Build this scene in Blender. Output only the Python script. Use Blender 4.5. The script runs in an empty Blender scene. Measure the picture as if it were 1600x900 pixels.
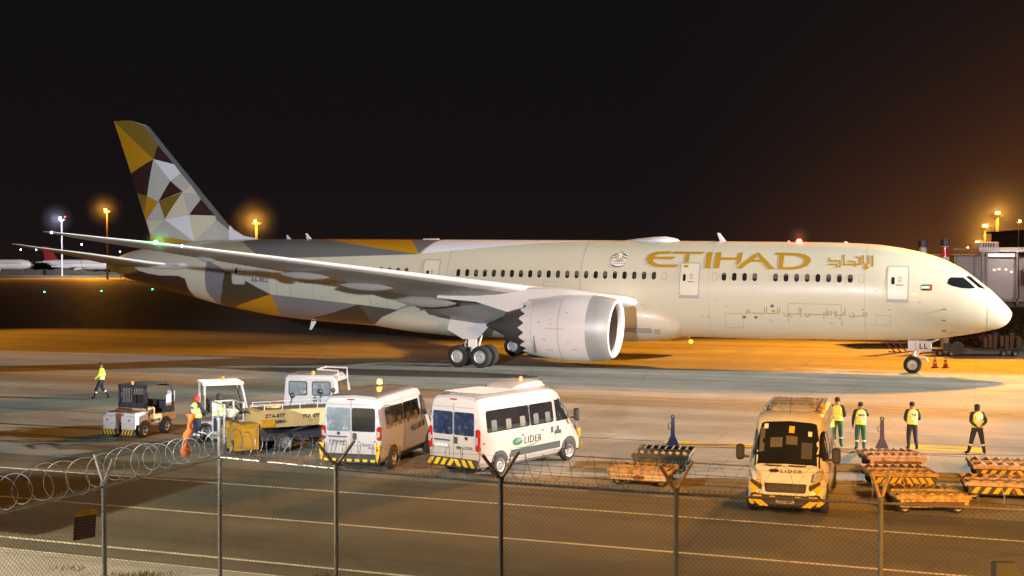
import bpy, bmesh, math, random
from math import sin, cos, pi, radians, sqrt, hypot
from mathutils import Vector, Matrix, geometry
random.seed(7)
scn = bpy.context.scene
COL = scn.collection
# ------------------------------------------------------------------ camera
cam_d = bpy.data.cameras.new('camera'); cam = bpy.data.objects.new('camera', cam_d); COL.objects.link(cam)
cam.location = (0, 0, 6.48); cam.rotation_euler = (radians(90) - 0.0204336, 0, 0)
cam_d.sensor_width = 36.0; cam_d.lens = 36.0 * 1942.5 / 1600; cam_d.clip_end = 6000; cam_d.clip_start = .1
scn.camera = cam
# ------------------------------------------------------------------ night sky
w = bpy.data.worlds.new('World'); scn.world = w; w.use_nodes = True
nt = w.node_tree; nt.nodes.clear()
def N(t, **k):
    n = nt.nodes.new(t)
    for a, b in k.items():
        if a.startswith('in_'): n.inputs[int(a[3:])].default_value = b
        else: setattr(n, a, b)
    return n
def Lk(a, b): nt.links.new(a, b)
def M(op, a, b=None, c=None, clamp=False):
    n = nt.nodes.new('ShaderNodeMath'); n.operation = op; n.use_clamp = clamp
    for i, v in enumerate((a, b, c)):
        if v is None: continue
        if isinstance(v, (int, float)): n.inputs[i].default_value = v
        else: nt.links.new(v, n.inputs[i])
    return n.outputs[0]
tc = N('ShaderNodeTexCoord'); sx = N('ShaderNodeSeparateXYZ'); Lk(tc.outputs['Generated'], sx.inputs[0])
elev = M('MAXIMUM', sx.outputs[2], 0.0)
fall = M('POWER', 2.718, M('MULTIPLY', elev, -15))            # city glow hugging the horizon
gl = M('MULTIPLY_ADD', sx.outputs[0], 3.2, -0.25, clamp=True)   # stronger over the terminal on the right
gl = M('POWER', gl, 2.2)
amt = M('MULTIPLY', fall, gl)
amt2 = M('MULTIPLY', M('POWER', 2.718, M('MULTIPLY', elev, -20.0)), 0.35)
noi = N('ShaderNodeTexNoise'); noi.inputs['Scale'].default_value = 3.0; noi.inputs['Detail'].default_value = 3
Lk(tc.outputs['Generated'], noi.inputs['Vector'])
amt = M('MULTIPLY', amt, M('MULTIPLY_ADD', noi.outputs[0], 0.5, 0.75))
def cmul(col, f):
    n = nt.nodes.new('ShaderNodeVectorMath'); n.operation = 'SCALE'; n.inputs[0].default_value = col
    nt.links.new(f, n.inputs['Scale']); return n.outputs[0]
def cadd(a, b):
    n = nt.nodes.new('ShaderNodeVectorMath'); n.operation = 'ADD'
    for i, v in enumerate((a, b)):
        if isinstance(v, tuple): n.inputs[i].default_value = v
        else: nt.links.new(v, n.inputs[i])
    return n.outputs[0]
skycol = cadd((0.0062, 0.0050, 0.0056), cadd(cmul((0.19, 0.060, 0.013), amt), cmul((0.016, 0.006, 0.005), amt2)))
bg = N('ShaderNodeBackground'); bg.inputs[1].default_value = 1.0; Lk(skycol, bg.inputs[0])
wo = N('ShaderNodeOutputWorld'); Lk(bg.outputs[0], wo.inputs[0])
# ------------------------------------------------------------------ apron floodlights
def spot(name, loc, aim, power, color, size, blend=.5, radius=.35):
    d = bpy.data.lights.new(name, 'SPOT'); d.energy = power; d.color = color; d.spot_size = radians(size); d.spot_blend = blend
    d.shadow_soft_size = radius
    o = bpy.data.objects.new(name, d); COL.objects.link(o); o.location = loc
    o.rotation_euler = (Vector(aim) - Vector(loc)).to_track_quat('-Z', 'Y').to_euler(); return o
def point(name, loc, power, color, radius=.3):
    d = bpy.data.lights.new(name, 'POINT'); d.energy = power; d.color = color; d.shadow_soft_size = radius
    o = bpy.data.objects.new(name, d); COL.objects.link(o); o.location = loc; return o
WHITE = (1.0, .985, .95); COOL = (.90, .93, 1.0); SOD = (1.0, .43, .055); WARM = (1.0, .74, .42)
spot('apron_flood_light', (150, 27, 40), (0, 35, 0), 2600000, (.99, .98, .89), 34.5, .12, .9)      # tall mast off the nose: long shade falls left
spot('terminal_flood_light', (-15, -20, 12), (-1, 74, 27), 265000, COOL, 44, .30)            # terminal roof floods, grazing over the apron
spot('terminal_flood_light', (-24, -12, 12), (-9, 42, 1.5), 2500, COOL, 24, .5)
spot('sodium_mast_light', (47, 110, 32), (10, 80, 0), 340000, (1.0, .35, .02), 56, .4, 1.6)
spot('sodium_mast_light', (-80, 150, 27), (-28, 99, 0), 170000, (1.0, .35, .02), 27, .7)
spot('road_lamp_light', (17, 2, 10), (13, 25, 0), 98000, (1.0, .41, .07), 60, .8, 1.2)
spot('road_lamp_light', (-24, 20, 14), (-4, 26, 0), 31000, (1.0, .88, .58), 104, .7, .12)
# ------------------------------------------------------------------ exposure
scn.view_settings.view_transform = 'Standard'; scn.view_settings.look = 'None'
scn.view_settings.exposure = 0.0; scn.view_settings.gamma = 1.0; scn.view_settings.use_curve_mapping = False
scn.render.engine = 'CYCLES'; scn.cycles.max_bounces = 5; scn.cycles.diffuse_bounces = 2; scn.cycles.glossy_bounces = 3
scn.cycles.sample_clamp_indirect = 4.0; scn.cycles.sample_clamp_direct = 30.0

# ------------------------------------------------------------------ materials
MATS = {}
def mat(name, col, rough=.5, metal=0., coat=0., var=.0, vscale=3., bump=0., bscale=40., emit=None, estr=0., dirt=None, dirt_amt=0., spec=.5, alpha=None):
    if name in MATS: return MATS[name]
    m = bpy.data.materials.new(name); m.use_nodes = True; MATS[name] = m
    t = m.node_tree; b = t.nodes['Principled BSDF']
    b.inputs['Base Color'].default_value = (*col, 1); b.inputs['Roughness'].default_value = rough
    b.inputs['Metallic'].default_value = metal; b.inputs['Coat Weight'].default_value = coat
    b.inputs['Specular IOR Level'].default_value = spec
    if emit: b.inputs['Emission Color'].default_value = (*emit, 1); b.inputs['Emission Strength'].default_value = estr
    if var or dirt or bump:
        tcx = t.nodes.new('ShaderNodeTexCoord')
        nz = t.nodes.new('ShaderNodeTexNoise'); nz.inputs['Scale'].default_value = vscale; nz.inputs['Detail'].default_value = 6
        t.links.new(tcx.outputs['Object'], nz.inputs['Vector'])
        cur = None
        if var:
            mx = t.nodes.new('ShaderNodeMix'); mx.data_type = 'RGBA'
            mx.inputs[6].default_value = (*[c * (1 - var) for c in col], 1); mx.inputs[7].default_value = (*[min(1, c * (1 + var)) for c in col], 1)
            t.links.new(nz.outputs[0], mx.inputs[0]); cur = mx.outputs[2]
        if dirt:
            n2 = t.nodes.new('ShaderNodeTexNoise'); n2.inputs['Scale'].default_value = vscale * 2.3; n2.inputs['Detail'].default_value = 8; n2.inputs['Roughness'].default_value = .7
            t.links.new(tcx.outputs['Object'], n2.inputs['Vector'])
            rp = t.nodes.new('ShaderNodeMapRange'); rp.inputs[1].default_value = .62 - dirt_amt * .3; rp.inputs[2].default_value = .72 - dirt_amt * .15
            t.links.new(n2.outputs[0], rp.inputs[0])
            m2 = t.nodes.new('ShaderNodeMix'); m2.data_type = 'RGBA'; m2.inputs[7].default_value = (*dirt, 1)
            if cur: t.links.new(cur, m2.inputs[6])
            else: m2.inputs[6].default_value = (*col, 1)
            t.links.new(rp.outputs[0], m2.inputs[0]); cur = m2.outputs[2]
        if cur: t.links.new(cur, b.inputs['Base Color'])
        if bump:
            n3 = t.nodes.new('ShaderNodeTexNoise'); n3.inputs['Scale'].default_value = bscale; n3.inputs['Detail'].default_value = 5
            t.links.new(tcx.outputs['Object'], n3.inputs['Vector'])
            bp = t.nodes.new('ShaderNodeBump'); bp.inputs['Strength'].default_value = bump; bp.inputs['Distance'].default_value = .02
            t.links.new(n3.outputs[0], bp.inputs['Height']); t.links.new(bp.outputs[0], b.inputs['Normal'])
        rn = t.nodes.new('ShaderNodeMapRange'); rn.inputs[3].default_value = max(0, rough - .06); rn.inputs[4].default_value = min(1, rough + .12)
        t.links.new(nz.outputs[0], rn.inputs[0]); t.links.new(rn.outputs[0], b.inputs['Roughness'])
    return m

# ------------------------------------------------------------------ object helpers
def tag(o, label=None, cat=None, group=None, kind=None):
    if label: o['label'] = label
    if cat: o['category'] = cat
    if group: o['group'] = group
    if kind: o['kind'] = kind
    return o
def empty(name, loc=(0, 0, 0), rz=0., label=None, cat=None, group=None):
    o = bpy.data.objects.new(name, None); COL.objects.link(o); o.location = loc; o.rotation_euler = (0, 0, rz)
    o.empty_display_size = .3
    return tag(o, label, cat, group)
def copy_tree(o, parent=None):
    c = o.copy(); COL.objects.link(c); c.parent = parent
    for ch in o.children: copy_tree(ch, c)
    return c
def kids(o): return list(o.children)
class MB:
    def __init__(s): s.v = []; s.f = []; s.m = []; s.cur = 0
    def add(s, vs, fs):
        o = len(s.v); s.v += [tuple(p) for p in vs]
        for f in fs: s.f.append([i + o for i in f]); s.m.append(s.cur)
        return s
    def box(s, c, d, rz=0., rot=None, taper=1.0):
        x, y, z = d[0] / 2, d[1] / 2, d[2] / 2
        P = [Vector((a * x * (taper if k > 0 else 1), b * y * (taper if k > 0 else 1), k * z)) for k in (-1, 1) for a, b in ((-1, -1), (1, -1), (1, 1), (-1, 1))]
        R = rot if rot is not None else Matrix.Rotation(rz, 3, 'Z')
        return s.add([R @ p + Vector(c) for p in P], [(3, 2, 1, 0), (4, 5, 6, 7), (0, 1, 5, 4), (1, 2, 6, 5), (2, 3, 7, 6), (3, 0, 4, 7)])
    def bbox(s, c, d, b=.02, rz=0.):  # box with chamfered edges
        x, y, z = d[0] / 2, d[1] / 2, d[2] / 2; b = min(b, x * .9, y * .9, z * .9)
        R = Matrix.Rotation(rz, 3, 'Z'); rings = []
        for zz, i in ((-z, b), (-z + b, 0), (z - b, 0), (z, b)):
            xx, yy = x - i, y - i; q = b if i == 0 else b * .6
            rings.append([(xx - q, -yy), (xx, -yy + q), (xx, yy - q), (xx - q, yy), (-xx + q, yy), (-xx, yy - q), (-xx, -yy + q), (-xx + q, -yy)])
        P = []
        for (zz, i), r in zip(((-z, b), (-z + b, 0), (z - b, 0), (z, b)), rings): P += [R @ Vector((a, bb, zz)) + Vector(c) for a, bb in r]
        F = [list(range(7, -1, -1)), list(range(24, 32))]
        for k in range(3):
            for j in range(8): F.append((k * 8 + j, k * 8 + (j + 1) % 8, k * 8 + 8 + (j + 1) % 8, k * 8 + 8 + j))
        return s.add(P, F)
    def cyl(s, p0, p1, r0, r1=None, n=12, caps=True):
        r1 = r0 if r1 is None else r1; p0 = Vector(p0); p1 = Vector(p1); d = (p1 - p0).normalized()
        u = d.orthogonal().normalized(); v = d.cross(u)
        P = [p0 + (u * cos(2 * pi * i / n) + v * sin(2 * pi * i / n)) * r0 for i in range(n)] + [p1 + (u * cos(2 * pi * i / n) + v * sin(2 * pi * i / n)) * r1 for i in range(n)]
        F = [(i, (i + 1) % n, n + (i + 1) % n, n + i) for i in range(n)]
        if caps: F += [list(range(n - 1, -1, -1)), list(range(n, 2 * n))]
        return s.add(P, F)
    def tube(s, pts, r, n=6, closed=False):
        pts = [Vector(p) for p in pts]; P = []; F = []; u = None; k = len(pts)
        rr = r if isinstance(r, (list, tuple)) else [r] * k
        for i, p in enumerate(pts):
            a = pts[(i - 1) % k] if (closed or i > 0) else p; b = pts[(i + 1) % k] if (closed or i < k - 1) else p
            d = (b - a).normalized()
            u = d.orthogonal().normalized() if u is None else (u - d * u.dot(d)).normalized()
            v = d.cross(u)
            P += [p + (u * cos(2 * pi * j / n) + v * sin(2 * pi * j / n)) * rr[i] for j in range(n)]
        for i in range(k if closed else k - 1):
            a = i * n; b = ((i + 1) % k) * n
            F += [(a + j, a + (j + 1) % n, b + (j + 1) % n, b + j) for j in range(n)]
        if not closed: F += [list(range(n - 1, -1, -1)), [(k - 1) * n + j for j in range(n)]]
        return s.add(P, F)
    def rings(s, R, closed=True, caps=True):   # loft through equal rings
        n = len(R[0]); P = [p for r in R for p in r]; F = []
        for i in range(len(R) - 1):
            for j in range(n if closed else n - 1): F.append((i * n + j, i * n + (j + 1) % n, (i + 1) * n + (j + 1) % n, (i + 1) * n + j))
        if caps and closed: F += [list(range(n - 1, -1, -1)), [(len(R) - 1) * n + j for j in range(n)]]
        return s.add(P, F)
    def lathe(s, prof, o=(0, 0, 0), axis=(1, 0, 0), n=32, caps=False):
        ax = Vector(axis).normalized(); u = ax.orthogonal().normalized(); v = ax.cross(u); o = Vector(o)
        return s.rings([[o + ax * a + (u * cos(2 * pi * i / n) + v * sin(2 * pi * i / n)) * max(r, 1e-4) for i in range(n)] for a, r in prof], caps=caps)
    def prism(s, poly, o, u, v, w_):   # polygon (a,b) in plane u,v at o, extruded by vector w_
        o, u, v, w_ = Vector(o), Vector(u), Vector(v), Vector(w_); n = len(poly)
        A = [o + u * a + v * b for a, b in poly]; B = [p + w_ for p in A]
        return s.add(A + B, [list(range(n - 1, -1, -1)), list(range(n, 2 * n))] + [(i, (i + 1) % n, n + (i + 1) % n, n + i) for i in range(n)])
    def sphere(s, c, r, nu=16, nv=10):
        sc = r if isinstance(r, (tuple, list)) else (r, r, r)
        R = []
        for i in range(1, nv):
            t = pi * i / nv; R.append([Vector(c) + Vector((sc[0] * sin(t) * cos(2 * pi * j / nu), sc[1] * sin(t) * sin(2 * pi * j / nu), -sc[2] * cos(t))) for j in range(nu)])
        return s.rings(R)
    def build(s, name, mats, parent=None, smooth=False, angle=40, fix=True):
        me = bpy.data.meshes.new(name); me.from_pydata(s.v, [], s.f)
        mats = mats if isinstance(mats, (list, tuple)) else [mats]
        for m in mats: me.materials.append(m)
        if len(mats) > 1: me.polygons.foreach_set('material_index', s.m)
        me.validate(); me.update()
        if fix:
            bm = bmesh.new(); bm.from_mesh(me); bmesh.ops.recalc_face_normals(bm, faces=bm.faces); bm.to_mesh(me); bm.free()
        if smooth:
            me.polygons.foreach_set('use_smooth', [True] * len(me.polygons)); 
            try: me.set_sharp_from_angle(angle=radians(angle))
            except Exception: pass
        o = bpy.data.objects.new(name, me); COL.objects.link(o); o.parent = parent
        return o
def clip_poly(poly, ax, lo, hi):
    for sgn, lim in ((1, lo), (-1, hi)):
        out = []; n = len(poly)
        for i in range(n):
            a, b = poly[i], poly[(i + 1) % n]; da = sgn * (a[ax] - lim); db = sgn * (b[ax] - lim)
            if da >= 0: out.append(a)
            if (da >= 0) != (db >= 0):
                t = da / (da - db); out.append((a[0] + t * (b[0] - a[0]), a[1] + t * (b[1] - a[1])))
        poly = out
        if len(poly) < 3: return []
    return poly
def tess(poly):
    T = geometry.tessellate_polygon([[Vector((a, b, 0)) for a, b in poly]])
    return [[poly[i] for i in t] for t in T]
def cut_tris(tris, da, db):
    out = []
    for t in tris:
        a0 = min(p[0] for p in t); a1 = max(p[0] for p in t)
        i = math.floor(a0 / da)
        while i * da < a1:
            q = clip_poly(list(t), 0, i * da, (i + 1) * da); i += 1
            if not q: continue
            b0 = min(p[1] for p in q); b1 = max(p[1] for p in q); j = math.floor(b0 / db)
            while j * db < b1:
                r = clip_poly(q, 1, j * db, (j + 1) * db); j += 1
                if r:
                    ar = sum(r[k][0] * r[(k + 1) % len(r)][1] - r[(k + 1) % len(r)][0] * r[k][1] for k in range(len(r)))
                    if abs(ar) > 1e-7: out.append(r)
    return out
def text_tris(txt, size=1.0, spacing=1.0, bold=0.0):
    cu = bpy.data.curves.new('lettering', 'FONT'); cu.body = txt; cu.size = size; cu.space_character = spacing; cu.offset = bold; cu.resolution_u = 3
    o = bpy.data.objects.new('lettering', cu); COL.objects.link(o)
    dg = bpy.context.evaluated_depsgraph_get(); me = bpy.data.meshes.new_from_object(o.evaluated_get(dg))
    me.calc_loop_triangles(); V = [v.co.copy() for v in me.vertices]
    T = [[(V[i].x, V[i].y) for i in t.vertices] for t in me.loop_triangles]
    bpy.data.objects.remove(o); bpy.data.meshes.remove(me); bpy.data.curves.remove(cu)
    return T
def flat_text(name, txt, size, o, u, v, m, parent, spacing=1., bold=0., center=False, off=0.006):
    T = text_tris(txt, size, spacing, bold)
    if center and T:
        xs = [p[0] for t in T for p in t]; c = (min(xs) + max(xs)) / 2; T = [[(a - c, b) for a, b in t] for t in T]
    o, u, v = Vector(o), Vector(u).normalized(), Vector(v).normalized(); n = u.cross(v).normalized()
    mb = MB()
    for t in T: mb.add([o + u * a + v * b + n * off for a, b in t], [(0, 1, 2)])
    return mb.build(name, m, parent, fix=False)
def stroke_tris(pts, wd):
    out = []
    for (a, b), (c, d) in zip(pts, pts[1:]):
        L = hypot(c - a, d - b) or 1; ux, uy = (c - a) / L, (d - b) / L; nx, ny = -uy * wd / 2, ux * wd / 2
        a2, b2, c2, d2 = a - ux * wd / 2, b - uy * wd / 2, c + ux * wd / 2, d + uy * wd / 2
        out += [[(a2 + nx, b2 + ny), (a2 - nx, b2 - ny), (c2 - nx, d2 - ny)], [(a2 + nx, b2 + ny), (c2 - nx, d2 - ny), (c2 + nx, d2 + ny)]]
    return out
def rrect(x0, y0, x1, y1, r, n=4):
    P = []
    for cx, cy, a0 in ((x1 - r, y1 - r, 0), (x0 + r, y1 - r, 90), (x0 + r, y0 + r, 180), (x1 - r, y0 + r, 270)):
        for k in range(n + 1):
            a = radians(a0 + 90 * k / n); P.append((cx + r * cos(a), cy + r * sin(a)))
    return P
# ================================================================== SETTING
DIR = Vector((.9370, -.3494, 0)); PERP = Vector((.3494, .9370, 0))     # apron axis (along the aircraft) and across it
def uv2w(u, v, z=0): p = DIR * u + PERP * v; return Vector((p.x, p.y, z))
def ground_mat(name, base, joints=True, stain=True, seam=(7.6, 6.1), streak=.35):
    m = bpy.data.materials.new(name); m.use_nodes = True; t = m.node_tree; b = t.nodes['Principled BSDF']
    L = t.links.new
    tc = t.nodes.new('ShaderNodeTexCoord'); mp = t.nodes.new('ShaderNodeMapping'); mp.inputs['Rotation'].default_value = (0, 0, radians(20.45))
    L(tc.outputs['Object'], mp.inputs[0])
    def noise(scale, det, sc=(1, 1, 1), rough=.55):
        k = t.nodes.new('ShaderNodeMapping'); k.inputs['Scale'].default_value = sc; L(mp.outputs[0], k.inputs[0])
        n = t.nodes.new('ShaderNodeTexNoise'); n.inputs['Scale'].default_value = scale; n.inputs['Detail'].default_value = det; n.inputs['Roughness'].default_value = rough
        L(k.outputs[0], n.inputs['Vector']); return n.outputs[0]
    def mathn(op, a, c=None, d=None, clamp=False):
        n = t.nodes.new('ShaderNodeMath'); n.operation = op; n.use_clamp = clamp
        for i, q in enumerate((a, c, d)):
            if q is None: continue
            if isinstance(q, (int, float)): n.inputs[i].default_value = q
            else: L(q, n.inputs[i])
        return n.outputs[0]
    def rng(x, a, c, lo, hi):
        n = t.nodes.new('ShaderNodeMapRange'); n.inputs[1].default_value = a; n.inputs[2].default_value = c; n.inputs[3].default_value = lo; n.inputs[4].default_value = hi
        L(x, n.inputs[0]); return n.outputs[0]
    big = noise(.045, 5); streaks = noise(.35, 6, (.06, 1, 1), .6); mid = noise(.6, 6); fine = noise(9, 4)
    f = mathn('MULTIPLY', rng(big, .3, .7, .82, 1.15), rng(streaks, .3, .7, 1 - streak, 1 + streak * .55))
    f = mathn('MULTIPLY', f, rng(mid, .3, .72, .86, 1.1)); f = mathn('MULTIPLY', f, rng(fine, .2, .8, .86, 1.12))
    dark = rng(noise(.22, 7, (.25, 1, 1), .68), .60, .74, 1.0, .55)   # oil and tyre stains
    f = mathn('MULTIPLY', f, dark)
    tyre = rng(noise(1.3, 3, (.012, 1, 1), .5), .60, .66, 1.0, .80); f = mathn('MULTIPLY', f, tyre)       # long rubber marks
    wv = t.nodes.new('ShaderNodeTexVoronoi'); wv.feature = 'DISTANCE_TO_EDGE'; wv.inputs['Scale'].default_value = .17; L(mp.outputs[0], wv.inputs['Vector'])
    f = mathn('MULTIPLY', f, rng(wv.outputs['Distance'], .0, .012, .80, 1.0))                                # sealed cracks
    bw = None
    if joints:
        br = t.nodes.new('ShaderNodeTexBrick'); L(mp.outputs[0], br.inputs[0]); br.offset = 0; br.squash = 1
        br.inputs['Color1'].default_value = (1, 1, 1, 1); br.inputs['Color2'].default_value = (.84, .84, .84, 1); br.inputs['Mortar'].default_value = (.72, .72, .72, 1)
        br.inputs['Scale'].default_value = 1; br.inputs['Mortar Size'].default_value = .025; br.inputs['Mortar Smooth'].default_value = .3
        br.inputs['Brick Width'].default_value = seam[0]; br.inputs['Row Height'].default_value = seam[1]
        sp = t.nodes.new('ShaderNodeSeparateColor'); L(br.outputs[0], sp.inputs[0]); f = mathn('MULTIPLY', f, sp.outputs[0])
    cm = t.nodes.new('ShaderNodeVectorMath'); cm.operation = 'SCALE'; L(f, cm.inputs['Scale'])
    if stain:
        # worn, tyre-browned strip along the painted guide line
        sx = t.nodes.new('ShaderNodeSeparateXYZ'); L(mp.outputs[0], sx.inputs[0])
        wob = mathn('MULTIPLY_ADD', noise(.12, 3, (.3, 1, 1)), 3.0, -1.5); vv = mathn('ADD', sx.outputs[1], wob)
        band = mathn('MULTIPLY', rng(vv, 53.6, 55.4, 0, 1), rng(vv, 58.0, 59.6, 1, 0))
        band = mathn('MULTIPLY', band, rng(noise(.3, 5, (.1, 1, 1)), .3, .6, .35, .95))
        mx = t.nodes.new('ShaderNodeMix'); mx.data_type = 'RGBA'; mx.inputs[6].default_value = (*base, 1); mx.inputs[7].default_value = (base[0] * .82, base[1] * .62, base[2] * .38, 1)
        L(band, mx.inputs[0]); L(mx.outputs[2], cm.inputs[0])
    else: cm.inputs[0].default_value = base
    L(cm.outputs[0], b.inputs['Base Color'])
    L(rng(mid, .3, .7, .62, .85), b.inputs['Roughness']); b.inputs['Specular IOR Level'].default_value = .35
    bp = t.nodes.new('ShaderNodeBump'); bp.inputs['Strength'].default_value = .35; bp.inputs['Distance'].default_value = .02; L(fine, bp.inputs['Height']); L(bp.outputs[0], b.inputs['Normal'])
    return m
def sheet(name, u0, v0, u1, v1, z, m):
    mb = MB(); mb.add([uv2w(u0, v0, z), uv2w(u1, v0, z), uv2w(u1, v1, z), uv2w(u0, v1, z)], [(0, 1, 2, 3)])
    return tag(mb.build(name, m), kind='structure')
g_con = ground_mat('concrete_apron', (.33, .33, .30)); g_asph = ground_mat('asphalt_road', (.155, .145, .12), joints=False, stain=False, streak=.34)
g_pave = ground_mat('pavement', (.46, .44, .44), joints=True, stain=False, seam=(2.5, 2.0)); g_land = ground_mat('land', (.07, .065, .05), joints=False, stain=False)
mb = MB(); mb.add([(-3000, -300, -.06), (3000, -300, -.06), (3000, 5000, -.06), (-3000, 5000, -.06)], [(0, 1, 2, 3)]); tag(mb.build('ground', g_land), kind='structure')
sheet('apron', -700, 33.5, 700, 1200, 0.0, g_con)
sheet('road', -160, 22.0, 160, 33.5, -.002, g_asph)
sheet('pavement', -160, -40, 160, 21.75, .06, g_pave)
mb = MB(); mb.box((0, 0, 0), (320, .25, .14)); o = tag(mb.build('kerb', mat('kerb_stone', (.34, .33, .31), .85, var=.2, vscale=2)), kind='structure')
o.location = uv2w(0, 21.87, .0); o.rotation_euler = (0, 0, -radians(20.45))
P_white = mat('white_road_paint', (.70, .68, .58), .7, var=.25, vscale=1.5, dirt=(.2, .18, .15), dirt_amt=.25)
P_yel = mat('yellow_road_paint', (.62, .47, .04), .7, var=.25, vscale=1.5, dirt=(.25, .2, .12), dirt_amt=.2)
P_red = mat('red_road_paint', (.30, .05, .04), .75, var=.3, vscale=1.5, dirt=(.2, .16, .13), dirt_amt=.5)
P_blk = mat('black_road_paint', (.025, .025, .025), .7, var=.3)
def line(name, u0, u1, v, wd, m, z=.012): return sheet(name, u0, v - wd / 2, u1, v + wd / 2, z, m)
line('road_marking', -150, 150, 31.05, .13, P_white); line('road_marking', -150, 150, 27.18, .13, P_white)
line('road_marking', -150, 150, 23.18, .13, P_white); line('road_marking', -150, 150, 22.25, .07, P_white)
def dashes(name, v, u0, u1, on, off, wd, m):
    mb = MB(); u = u0
    while u < u1: mb.add([uv2w(u, v - wd / 2, .014), uv2w(u + on, v - wd / 2, .014), uv2w(u + on, v + wd / 2, .014), uv2w(u, v + wd / 2, .014)], [(0, 1, 2, 3)]); u += on + off
    return tag(mb.build(name, m), kind='structure')
dashes('apron_guide_marking', 57.32, -22.8, 60, 1.75, 3.0 - 1.0, .13, P_yel)
line('apron_guide_marking', -90, -18, 57.9, .12, P_yel, .013)
line('apron_edge_marking', -60, 60, 35.7, .10, P_red); line('apron_edge_marking', -60, 8, 37.4, .07, P_blk, .010)
mb = MB()
for (x, y) in ((16.06, 75.41), (18.63, 74.51), (23.0, 71.6), (25.31, 71.13), (26.84, 70.73)):
    mb.add([Vector((x, y, .006)) + DIR * a + PERP * b for a, b in ((-.4, -.35), (.25, -.35), (.55, .35), (-.1, .35))], [(0, 1, 2, 3)])
tag(mb.build('stop_bar_marking', P_yel), kind='structure')
# yellow painted boxes on the concrete
def paint_box(u, v, L_, W_):
    mb = MB(); mb.add([uv2w(u + a, v + b, .007) for a, b in ((-L_ / 2, -W_ / 2), (L_ / 2, -W_ / 2), (L_ / 2, W_ / 2), (-L_ / 2, W_ / 2))], [(0, 1, 2, 3)])
    tag(mb.build('yellow_stand_marking', P_yel), kind='structure')
    mb = MB(); mb.add([uv2w(u + L_ * .02 + .7 * cos(a), v + .16 * sin(a), .011) for a in [k * pi / 10 for k in range(20)]], [list(range(20))])
    mb.add([uv2w(u + a, v + b, .011) for a, b in ((-L_ * .25, .32), (L_ * .3, .32), (L_ * .3, .37), (-L_ * .25, .37))], [(0, 1, 2, 3)])
    tag(mb.build('worn_stand_marking', mat('worn_paint', (.30, .27, .2), .8, var=.3)), kind='structure')
def w2uv(x, y): return x * DIR.x + y * DIR.y, x * PERP.x + y * PERP.y
uu, vv = w2uv(15.05, 43.2); paint_box(uu, vv, 2.5, 1.25)
uu, vv = w2uv(7.2, 44.3); paint_box(uu, vv, 3.6, .7)
# drain channel
line('drain_channel', -70, 70, 39.6, .22, mat('drain_iron', (.05, .05, .05), .6, var=.3), .008)
line('apron_edge_marking', -70, 70, 44.0, .06, P_blk, .010)
# outlines measured on the aircraft: (metres aft of the nose, height)
LET= {'E': [(19.37, 7.15), (20.32, 7.12), (20.7, 6.96), (20.86, 6.69), (20.7, 6.39), (20.25, 6.19), (18.96, 6.17), (18.82, 6.35), (20.02, 6.35), (20.37, 6.48), (20.44, 6.65), (20.41, 6.82), (20.14, 6.96), (19.47, 7.0)], 'Ebar': [(20.45, 6.81), (19.08, 6.82), (19.23, 6.66), (20.5, 6.68)], 'Tbar': [(19.25, 7.14), (17.32, 7.13), (17.47, 6.99), (19.38, 7.0)], 'Tst': [(18.47, 6.98), (18.23, 6.98), (18.19, 6.18), (18.48, 6.19)], 'I': [(17.18, 7.12), (16.84, 7.11), (16.86, 6.15), (17.19, 6.15)], 'H1': [(16.63, 7.11), (16.31, 7.11), (16.32, 6.15), (16.67, 6.15)], 'Hbar': [(16.34, 6.81), (15.19, 6.8), (15.21, 6.67), (16.34, 6.66)], 'H2': [(15.3, 7.1), (15.03, 7.11), (15.05, 6.57), (15.32, 6.3)], 'A1': [(14.31, 7.04), (14.15, 6.85), (14.99, 6.14), (15.34, 6.16)], 'A2': [(14.28, 7.08), (14.07, 7.1), (13.01, 6.14), (13.41, 6.14)], 'Abar': [(14.52, 6.68), (13.86, 6.69), (13.71, 6.56), (14.64, 6.56)], 'D': [(13.09, 7.12), (11.94, 7.11), (11.41, 7.04), (11.08, 6.85), (11.0, 6.63), (11.17, 6.37), (11.58, 6.19), (12.09, 6.13), (12.87, 6.14), (12.86, 6.96), (12.57, 6.97), (12.58, 6.26), (12.02, 6.28), (11.55, 6.38), (11.34, 6.61), (11.47, 6.82), (11.93, 6.95), (13.07, 6.98)]}
AR= [[(9.96, 6.8), (9.92, 6.66), (9.37, 6.66), (9.35, 6.33), (9.52, 6.33), (9.54, 6.46), (9.95, 6.46)], [(9.18, 6.98), (9.13, 6.46), (8.47, 6.47), (8.22, 6.47)], [(8.87, 6.65), (8.56, 6.63), (8.47, 6.52), (8.47, 6.37)], [(8.3, 6.89), (8.24, 6.79), (8.23, 6.47)], [(8.1, 6.96), (8.06, 6.56), (7.9, 6.42), (7.75, 6.56), (7.78, 6.96)], [(7.9, 6.42), (7.99, 6.33), (7.88, 6.21), (7.77, 6.31), (7.9, 6.42)], [(7.57, 6.95), (7.53, 6.4)], [(8.48, 6.9), (8.42, 6.89)]]
AR2= [[(14.73, 3.48), (14.66, 3.54), (13.6, 3.54), (13.57, 3.89)], [(14.63, 3.56), (14.62, 3.71), (14.5, 3.73), (14.47, 3.58)], [(13.45, 3.9), (13.47, 3.54), (12.84, 3.54), (12.82, 3.9)], [(13.13, 3.75), (12.99, 3.71), (13.07, 3.66), (13.14, 3.71), (13.01, 3.55)], [(12.7, 3.91), (12.72, 3.55)], [(12.47, 3.61), (12.46, 3.46), (12.33, 3.41), (12.16, 3.46), (12.17, 3.55), (12.32, 3.56)], [(12.17, 3.54), (11.61, 3.55), (11.59, 3.93)], [(11.48, 3.9), (11.51, 3.38)], [(11.26, 3.6), (11.22, 3.45), (11.07, 3.43)]]
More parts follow.
